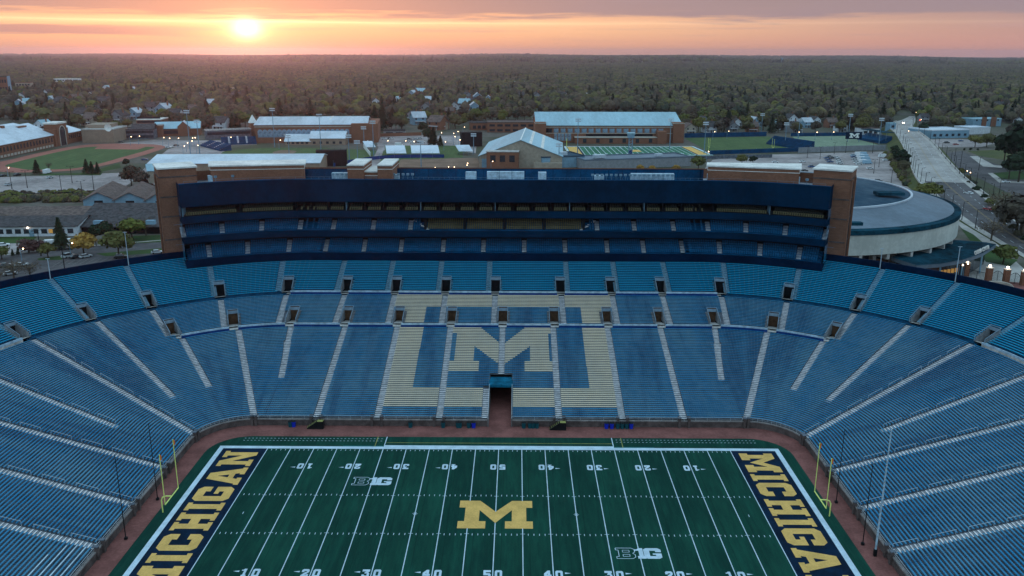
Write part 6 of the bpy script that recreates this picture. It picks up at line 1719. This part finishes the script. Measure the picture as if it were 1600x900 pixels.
# farther woods: clumps of several crowns each
def clump(nm, seed, wt, m_):
    rg = random.Random(seed); mb = MB()
    for i in range(6):
        c = crown(seed*10+i, rg.uniform(9, 14), rg.uniform(4.5, 6), 2, 70, 'round', 1.2, .95); dx, dy = rg.uniform(-11, 11), rg.uniform(-11, 11); off = len(mb.v)
        mb.v += [(v[0]+dx, v[1]+dy, v[2]) for v in c.v]; mb.f += [tuple(j+off for j in f) for f in c.f]; mb.m += c.m; mb.uv += c.uv
    o = bpy.data.objects.new(nm, mb.mesh(nm, [M[m_]])); o['wt'] = wt; return o
K2 = [clump('a_clump', 71, .34, 'leaf'), clump('b_clump', 72, .35, 'leaf'), clump('c_clump', 73, .2, 'leaf'), clump('d_clump', 74, .08, 'leafgreen'), kindmesh('e_clump', 75, 17, 4.5, 1, 200, 'cone', 'needle', 2.4, .03)]
far = []; yy = 1500
def gz_(x, y):
    r = math.hypot(x, y-100); a = math.atan2(x, y-100); return hill(r, a)-.3
while yy < 5400:
    g = 19+ (yy-1500)*.0035; hwid = (yy+140)*.66; xx = -hwid
    while xx < hwid:
        x = xx+rq.uniform(-8, 8); y = yy+rq.uniform(-8, 8); xx += g
        if math.sin(x*.004+1.7)*math.sin(y*.0031+x*.001) > .93: continue
        far.append((x, y, gz_(x, y)))
    yy += g
scatter('distant_woodland', 'far woodland fading towards the horizon', far, K2, .8, 1.25)
vf = []; yy = 5400
while yy < 12500:
    g = 62; hwid = yy*.64; xx = -hwid
    while xx < hwid:
        x = xx+rq.uniform(-28, 28); y = yy+rq.uniform(-28, 28); xx += g
        if rq.random() < .8: vf.append((x, y, gz_(x, y)))
    yy += g*1.6
scatter('horizon_woodland', 'hazy tree belts below the horizon', vf, K2, 1.3, 2.6)
# brush strip at the left
br_ = []
for i in range(620):
    x = rq.uniform(-30, 255); t = rq.random(); y = 322-12*t-(x*.02); p = G(x, y); br_.append((p.x, p.y))
for i in range(160):
    x = rq.uniform(0, 1); p = G(1384+34*x+rq.uniform(-4, 4), 236+52*x); br_.append((p.x, p.y))
K3 = [kindmesh('a_bush', 81, 2.6, 1.8, .1, 160, 'round', 'leafgreen', .5, .4), kindmesh('b_bush', 82, 2.4, 1.9, .1, 160, 'round', 'leaf', .5, .35), kindmesh('c_bush', 83, 3, 1.7, .1, 120, 'bare', 'twig', .4, .25)]
scatter('brush', 'tangled olive scrub strip behind the blue boathouses', br_, K3, .6, 1.3, 'scrub')
# ------------------------------------------------------------------ cars
def car_proto(col, kind):
    t = thing({'car': 'parked_car', 'van': 'white_van', 'suv': 'parked_suv'}[kind], 'car', 'car' if kind != 'van' else 'van', (0, 0, -70)); Lc, Wc, Hb, Hc = {'car': (4.6, 1.85, .95, 1.45), 'suv': (4.9, 2.0, 1.1, 1.85), 'van': (6.4, 2.3, 1.3, 2.8)}[kind]
    mb = MB(); x0, x1 = -Lc/2, Lc/2
    prof = [(x0,.35),(x1,.35),(x1,.75),(x1-.15,Hb*.85),(x1-1.1,Hb),(x0+.3,Hb),(x0,Hb*.85)] if kind != 'van' else [(x0,.4),(x1,.4),(x1,1.2),(x1-.9,1.5),(x0,1.5)]
    for e in (-1, 1):
        P = [Vector((p[0], e*Wc/2, p[1])) for p in prof]
        mb.face(P if e < 0 else P[::-1])
    for i in range(len(prof)):
        a, c = prof[i], prof[(i+1) % len(prof)]; mb.face([(a[0],-Wc/2,a[1]), (a[0],Wc/2,a[1]), (c[0],Wc/2,c[1]), (c[0],-Wc/2,c[1])])
    if kind == 'van': mb.box(x0, x1-1.2, -Wc/2+.03, Wc/2-.03, 1.5, Hc)
    else: mb.box(x0+.9, x1-2.0, -Wc/2+.22, Wc/2-.22, Hc-.04, Hc)
    mb.build('body', M['car_'+col], t)
    mb = MB(); 
    if kind != 'van':
        b0 = [(x0+.35,-Wc/2+.06,Hb),(x1-1.2,-Wc/2+.06,Hb),(x1-1.2,Wc/2-.06,Hb),(x0+.35,Wc/2-.06,Hb)]; t0 = [(x0+.9,-Wc/2+.24,Hc-.04),(x1-2,-Wc/2+.24,Hc-.04),(x1-2,Wc/2-.24,Hc-.04),(x0+.9,Wc/2-.24,Hc-.04)]
        for i in range(4): mb.face([b0[i], b0[(i+1)%4], t0[(i+1)%4], t0[i]])
    else: mb.face([(x1-1.2,-Wc/2+.1,1.5),(x1-.9,-Wc/2+.1,1.5),(x1-1.15,-Wc/2+.1,2.4)]); mb.face([(x1-.88,-1,1.5),(x1-.88,1,1.5),(x1-1.18,1,2.6),(x1-1.18,-1,2.6)])
    mb.build('windows', M['window'], t)
    for sx in (-1, 1):
        for sy in (-1, 1):
            mb = MB(); mb.tube((sx*Lc*.31, sy*(Wc/2-.2), .34), (sx*Lc*.31, sy*(Wc/2+.02), .34), .34, 8); mb.build('wheel', M['black'], t)
    return t
CP = {}; cfirst = []
def car(x, y, col, kind, rz, where, z=0, sc=1):
    if (col, kind) not in CP: CP[(col, kind)] = car_proto(col, kind)
    kn = {'car': 'car', 'suv': 'tall car', 'van': 'van'}[kind]
    place(CP[(col, kind)], G(x, y, z+.03), math.radians(rz), sc, '%s %s %s' % (col, kn, where), '%s %ss %s' % (col, kn, where), cfirst)
LL = 'in the open car park below the track'
for x, y, c, k, w_ in ((4,280,'black','car','at the left end of the car park below the track'),(26,279,'black','suv','second from left in the car park below the track'),(12,294,'silver','car','alone on the near side of the car park below the track'),(77,283,'silver','car','before the white van below the track'),(73,275,'white','van','at the kerb below the track')): car(x, y, c, k, 80 if k != 'van' else 90, w_)
for x, y, c, r_, w_ in ((188,226,'black',5,'before the beige hall'),(262,234,'white',5,'on the drive right of the track end'),(225,253.5,'blue',10,'on the drive below the track end'),(274,231,'black',30,'near the small ballpark drive')): car(x, y, c, 'car', r_, w_)
for x, y, c, k, r_, w_ in ((5,389,'white','car',30,'in the yard at the left edge'),(107,406,'silver','suv',60,'left of the three parked by the rim'),(119,407,'black','car',55,'middle of the three parked by the rim'),(134,406,'silver','car',50,'right of the three parked by the rim'),(189,407,'black','suv',20,'on the road just outside the bowl rim'),(246,399,'silver','car',20,'on the road beside the left brick tower'),
    (9,421,'grey','car',35,'under the bare tree in the left car park'),(34,420,'silver','car',35,'beside the bare trees in the left car park'),(16,434,'silver','car',40,'nearest the rim in the left car park'),(84,389,'white','van',20,'left one before the white workshop'),(102,388,'white','van',20,'right one before the white workshop'),(93,391,'white','car',20,'between the vans before the workshop'),(115,387,'pale blue','car',20,'right of the vans before the workshop')): car(x, y, c, k, r_, w_)
C1 = 'in the centre car park before the brick wall'
for x, y, c, k in ((599,219,'white','suv'),(608,218,'black','car'),(611,218.5,'white','car'),(634,221,'silver','car'),(641,222.5,'white','car'),(638,219,'black','car'),(648,219,'silver','car'),(655,218,'silver','car'),(643,225,'white','car'),(655,223.5,'silver','car'),(659,224,'white','car'),(650,224,'black','car')): car(x, y, c, k, 10, C1)
car(622, 229, 'white', 'van', 5, 'beside the shelters in the centre yard')
R1 = 'in the left cluster of the big right car park'
for x, y, c in ((1291,245,'blue'),(1293,248,'blue'),(1296,251,'blue'),(1300,245,'black'),(1306,244,'white'),(1308,247,'silver'),(1310,250,'white'),(1311,253,'white'),(1295,242.5,'grey')): car(x, y, c, 'car', 12, R1)
R2 = 'in the right cluster of the big right car park'
for x, y, c in ((1333,243,'blue'),(1334,246,'silver'),(1336,249,'silver'),(1338,252,'white'),(1332,240.5,'pale blue'),(1341,254.5,'white')): car(x, y, c, 'car', 12, R2)
for x, y in ((1341,240),(1348,240),(1343,243.5),(1350,244),(1345,247.5),(1352,248),(1347,252),(1354,253)): car(x, y, 'white' if x % 2 else 'pale blue', 'van', 12, R2)
for x, y, c, k, w_ in ((1210,252,'white','car','alone at the far left of the right car park'),(1253,251,'white','car','left of the clusters in the right car park'),(1267,259,'blue','suv','behind the right brick penthouse'),(1256,265,'black','car','just behind the right brick penthouse'),(1312,256.5,'black','car','below the left car cluster'),(1358,261,'white','car','just below the van cluster'),(1371,281,'black','suv','by the lamp near the round arena'),(1358,280,'white','car','by the lamp near the round arena'),(1378,243,'white','van','at the right end of the big right car park'),(1383,248,'white','car','beside the boat trailer space at the right end'),
    (1478,220,'black','suv','before the pale warehouse'),(1492,222.5,'red','car','before the pale warehouse'),(1500,217,'blue','car','before the pale warehouse'),(1571,281,'white','car','in the side road under the pines')): car(x, y, c, k, 8, w_)
car(1512, 299, 'white', 'car', 118, 'driving on the road beside the round arena', 2.0); car(1543, 324, 'red', 'car', 118, 'driving near the lower bend of the road', 1.2)
car(1408, 188.5, 'silver', 'car', 100, 'with lit headlights at the far end of the overpass', 2)
# ------------------------------------------------------------------ lamps and masts
def lamp_proto(lit, two=False, pole='pole_blue', H=9):
    t = thing('street_lamp', 'lamp', 'street lamp', (0, 0, -60)); mb = MB(); mb.tube((0,0,0), (0,0,H), .17, 6, r2=.11); mb.tube((0,0,0), (0,0,1), .22, 6); mb.build('pole', M[pole], t)
    mb = MB(); mb.tube((0,0,H-.1), (1.3,0,H+.15), .06, 4); 
    if two: mb.tube((0,0,H-.1), (-1.3,0,H+.15), .06, 4)
    mb.build('arm', M[pole], t)
    mb = MB(); mb.box(1.1, 2.0, -.22, .22, H+.02, H+.22)
    if two: mb.box(-2.0, -1.1, -.22, .22, H+.02, H+.22)
    if lit: mb = MB(); mb.ball((1.4, 0, H), .32)
    mb.build('lamp_head', M['lamp'] if lit else M[pole], t); return t
lfirst = []; LD = lamp_proto(False, pole='black'); L2 = lamp_proto(False, True, 'black'); LL_ = lamp_proto(True, H=7); 
for i in range(8, 56):
    for e, t in ((0, .02), (1, .98)):
        if (i+e) % 2: continue
        p = rl_(i, t, .14); place(LD, p, 0 if e == 0 else math.pi, .95, 'slim dark street lamp on the %s pavement of the overpass road' % ('left', 'right')[e], 'street lamps along the %s side of the overpass road' % ('left', 'right')[e], lfirst)
for x, yb in ((1364,268),(1372,258),(1391,286),(1400,265),(1280,246),(1260,244),(1302,238),(1320,236),(1362,236),(1500,252),(1528,262),(1560,300),(1490,248),(1580,240)):
    p = G(x, yb); place(L2, p, rq.random(), 1.0, 'double-headed dark lamp %s' % ('in the right car park' if x < 1450 else 'beside the side road at the right'), 'double-headed lamps %s' % ('in the right car park' if x < 1450 else 'beside the side road'), lfirst)
for x, yb in ((96,306),(18,300),(129,316),(42,298),(112,290),(64,404),(102,432),(146,300)):
    p = G(x, yb); place(L2, p, rq.random(), 1.1, 'double-headed dark lamp in the left car parks', 'double-headed lamps in the left car parks', lfirst)
for x, y in ((201,217),(214,216),(252,218),(261,219),(275,219),(289,226),(296,223),(301,218),(284,231),(305,230),(297,218.5),(357,217),(434,221),(139,152),(97,180),(235,261),(9,263),(50,150),(643,222),(602,221),(630,221),(686,208),(705,209),(712,206),(707,214),(715,219),(692,222),(624,262),(645,262),(666,262),(697,258),(676,259),(726,255),(706,258),(727,252),(766,249),(722,199),(1103,235),(1113,204),(1135,203),(1245,204),(1273,204),(1299,203.5),(1508,259.5),(1513,262),(1453,157),(1465,161),(1484,127),(1428,172),(1416,201),(1436,183),(1549,165),(1533,151),(1302,137),(1564,160),(107,378),(30,387),(985,148),(1500,404),(1508,402)):
    q = G(x, y, 7); p = (q.x, q.y, 0); z_ = reg(x) if y < 200 else ('near the practice building and ballpark yards' if 560 < x < 800 else ('around the small ballpark and drives' if x < 460 else 'near the fields and car parks at the right'))
    place(LL_, p, 0, 1.0 if y < 240 else .8, 'lit warm street lamp %s' % z_, 'lit lamps %s' % z_, lfirst)
lt = thing('car_headlights', 'pair of bright headlights at the far end of the overpass', 'headlights', G(1408, 188, 2.8)); mb = MB(); mb.ball((-.8,-3,0), .4); mb.ball((.9,-3,0), .4); mb.build('lamp', M['lampw'], lt)
lt = thing('tail_lights', 'red tail light glow beside the far end of the overpass', 'tail lights', G(1436, 184, 3)); mb = MB(); mb.ball((0,0,0), .7); mb.build('lamp', M['tail'], lt)
for x, yb, yt, lab in ((297,249,176,'tall floodlight mast left of the small ballpark'),(311,244,191,'pale floodlight mast behind the left brick tower'),(428,232,172,'tall floodlight mast before the left part of the arena'),(501,247,181,'tall floodlight mast before the middle of the arena'),(583,246,191,'floodlight mast right of the arena'),(568,232,200,'short double floodlight mast at the arena gable'),(545,255,213,'thin floodlight mast above the netted cage'),(558,255,222,'thin mast right of the netted cage'),(657,262,222,'thin blue mast before the shelters'),(739,240,210,'blue floodlight mast beside the black cage'),(901,246,186,'floodlight mast before the left of the athletics building'),(1045,232,185,'floodlight mast before the right of the athletics building'),
    (1225,226,190,'double floodlight mast on the navy soccer stand'),(1246,214,184,'floodlight mast behind the soccer field'),(1099,238,190,'floodlight mast right of the practice turf'),(1372,222,182,'floodlight mast beside the dark roofed stand'),(1324,214,176,'slim floodlight mast left of the scoreboard'),(451,248,214,'thin mast in the ballpark outfield'),(1188,204,176,'slim mast in the trees behind the practice field'),(872,262,225,'thin pole left of the practice turf')):
    p = G(x, yb); h = HT(x, yt, p); t = thing('floodlight_mast', lab, 'floodlight mast', p); mb = MB(); mb.tube((0,0,0), (0,0,h), .38, 6, r2=.2); mb.build('pole', M['pole_blue'], t)
    mb = MB(); 
    for k in range(2): mb.box(-2.1, 2.1, -.3, .3, h-.2-k*1.5, h+.6-k*1.5)
    mb.build('lamp_bank', M['roofice'], t)
# goal posts on the practice turf and grass fields
for x, yb, lab in ((884,236,'small yellow goal post at the left end of the practice turf'),(1206,234,'pale goal post at the near end of the grass practice field'),(1106,234,'small yellow goal post at the right end of the practice turf')):
    p = G(x, yb); t = thing('practice_goal_post', lab, 'goal post', p); mb = MB(); mb.tube((0,0,0), (0,0,3.1), .15, 5); mb.tube((0,-2.8,3.1), (0,2.8,3.1), .13, 5); mb.tube((0,-2.8,3.1), (0,-2.8,10), .12, 5); mb.tube((0,2.8,3.1), (0,2.8,10), .12, 5); mb.build('frame', M['post_yellow'], t)
# far landmarks
p = G(1219, 98); t = thing('water_tower', 'small teal water tower standing above the horizon at the right', 'water tower', p); hh = HT(1219, 87.5, p)
mb = MB(); mb.tube((0,0,0), (0,0,hh*.75), hh*.05, 8); mb.build('stem', M['sidingblue'], t); mb = MB(); mb.ball((0,0,hh*.8), hh*.22, 10, sz=.8); mb.build('tank', M['sidingblue'], t)
p = G(822, 92.5); t = thing('far_tower_block', 'hazy flat-topped block standing on the horizon near the middle', 'tower block', p); s_ = (p.y-CY)/F
mb = MB(); mb.box(-6*s_, 6*s_, 0, 6*s_, 0, HT(822, 84.5, p)); mb.box(-3*s_, 3*s_, 0, 5*s_, 0, HT(822, 83, p)); mb.build('wall', M['concrete_dark'], t)
for i, (x, y) in enumerate(((1134,99.5),(1137,98.5),(1140,97.5),(1143,96.5),(1146,95),(1142,99),(1147,98),(1128,97),(1122,96))):
    q = G(x, y, 8); s_ = (q.y-CY)/F; t = thing('distant_light', 'tiny warm light in the far cluster near the horizon right of centre', 'light', (q.x, q.y, 0), 0, 'far cluster of warm lights'); mb = MB(); mb.tube((0,0,0), (0,0,8), .3, 4); mb.ball((0,0,9), .55*s_, 6); mb.build('lamp', M['lamp'], t)
# ------------------------------------------------------------------ haze
mb = MB(); mb.box(-19500, 19500, -19500, 19500, -3, 130); hz = mb.mesh('haze', [])
hm = bpy.data.materials.new('haze_air'); hm.use_nodes = True; t_ = hm.node_tree; t_.nodes.clear()
pv = t_.nodes.new('ShaderNodeVolumePrincipled'); pv.inputs['Color'].default_value = (.90, .84, .97, 1); pv.inputs['Density'].default_value = 4.8e-5; pv.inputs['Anisotropy'].default_value = .82
mo = t_.nodes.new('ShaderNodeOutputMaterial'); t_.links.new(pv.outputs[0], mo.inputs['Volume']); hz.materials.append(hm)
ho = bpy.data.objects.new('haze', hz); S.collection.objects.link(ho); tag(ho, kind='stuff')
for nm in ('arena_sign', 'canopy_lettering'):
    o = bpy.data.objects[nm]; me = bpy.data.meshes.new_from_object(o.evaluated_get(bpy.context.evaluated_depsgraph_get())); me.materials.clear(); me.materials.append(M['roofwhite'])
    q_ = bpy.data.objects.new(nm + '_letters', me); S.collection.objects.link(q_); q_.parent = o.parent; q_.location = o.location; q_.rotation_euler = o.rotation_euler; bpy.data.objects.remove(o); q_.name = nm
# spare prototypes that were never placed are dropped
for o in list(bpy.data.objects):
    if o.parent is None and o.location.z < -40 and o.type == 'EMPTY':
        for c in list(bpy.data.objects):
            if c.parent is o:
                for d in list(bpy.data.objects):
                    if d.parent is c: bpy.data.objects.remove(d)
                bpy.data.objects.remove(c)
        bpy.data.objects.remove(o)
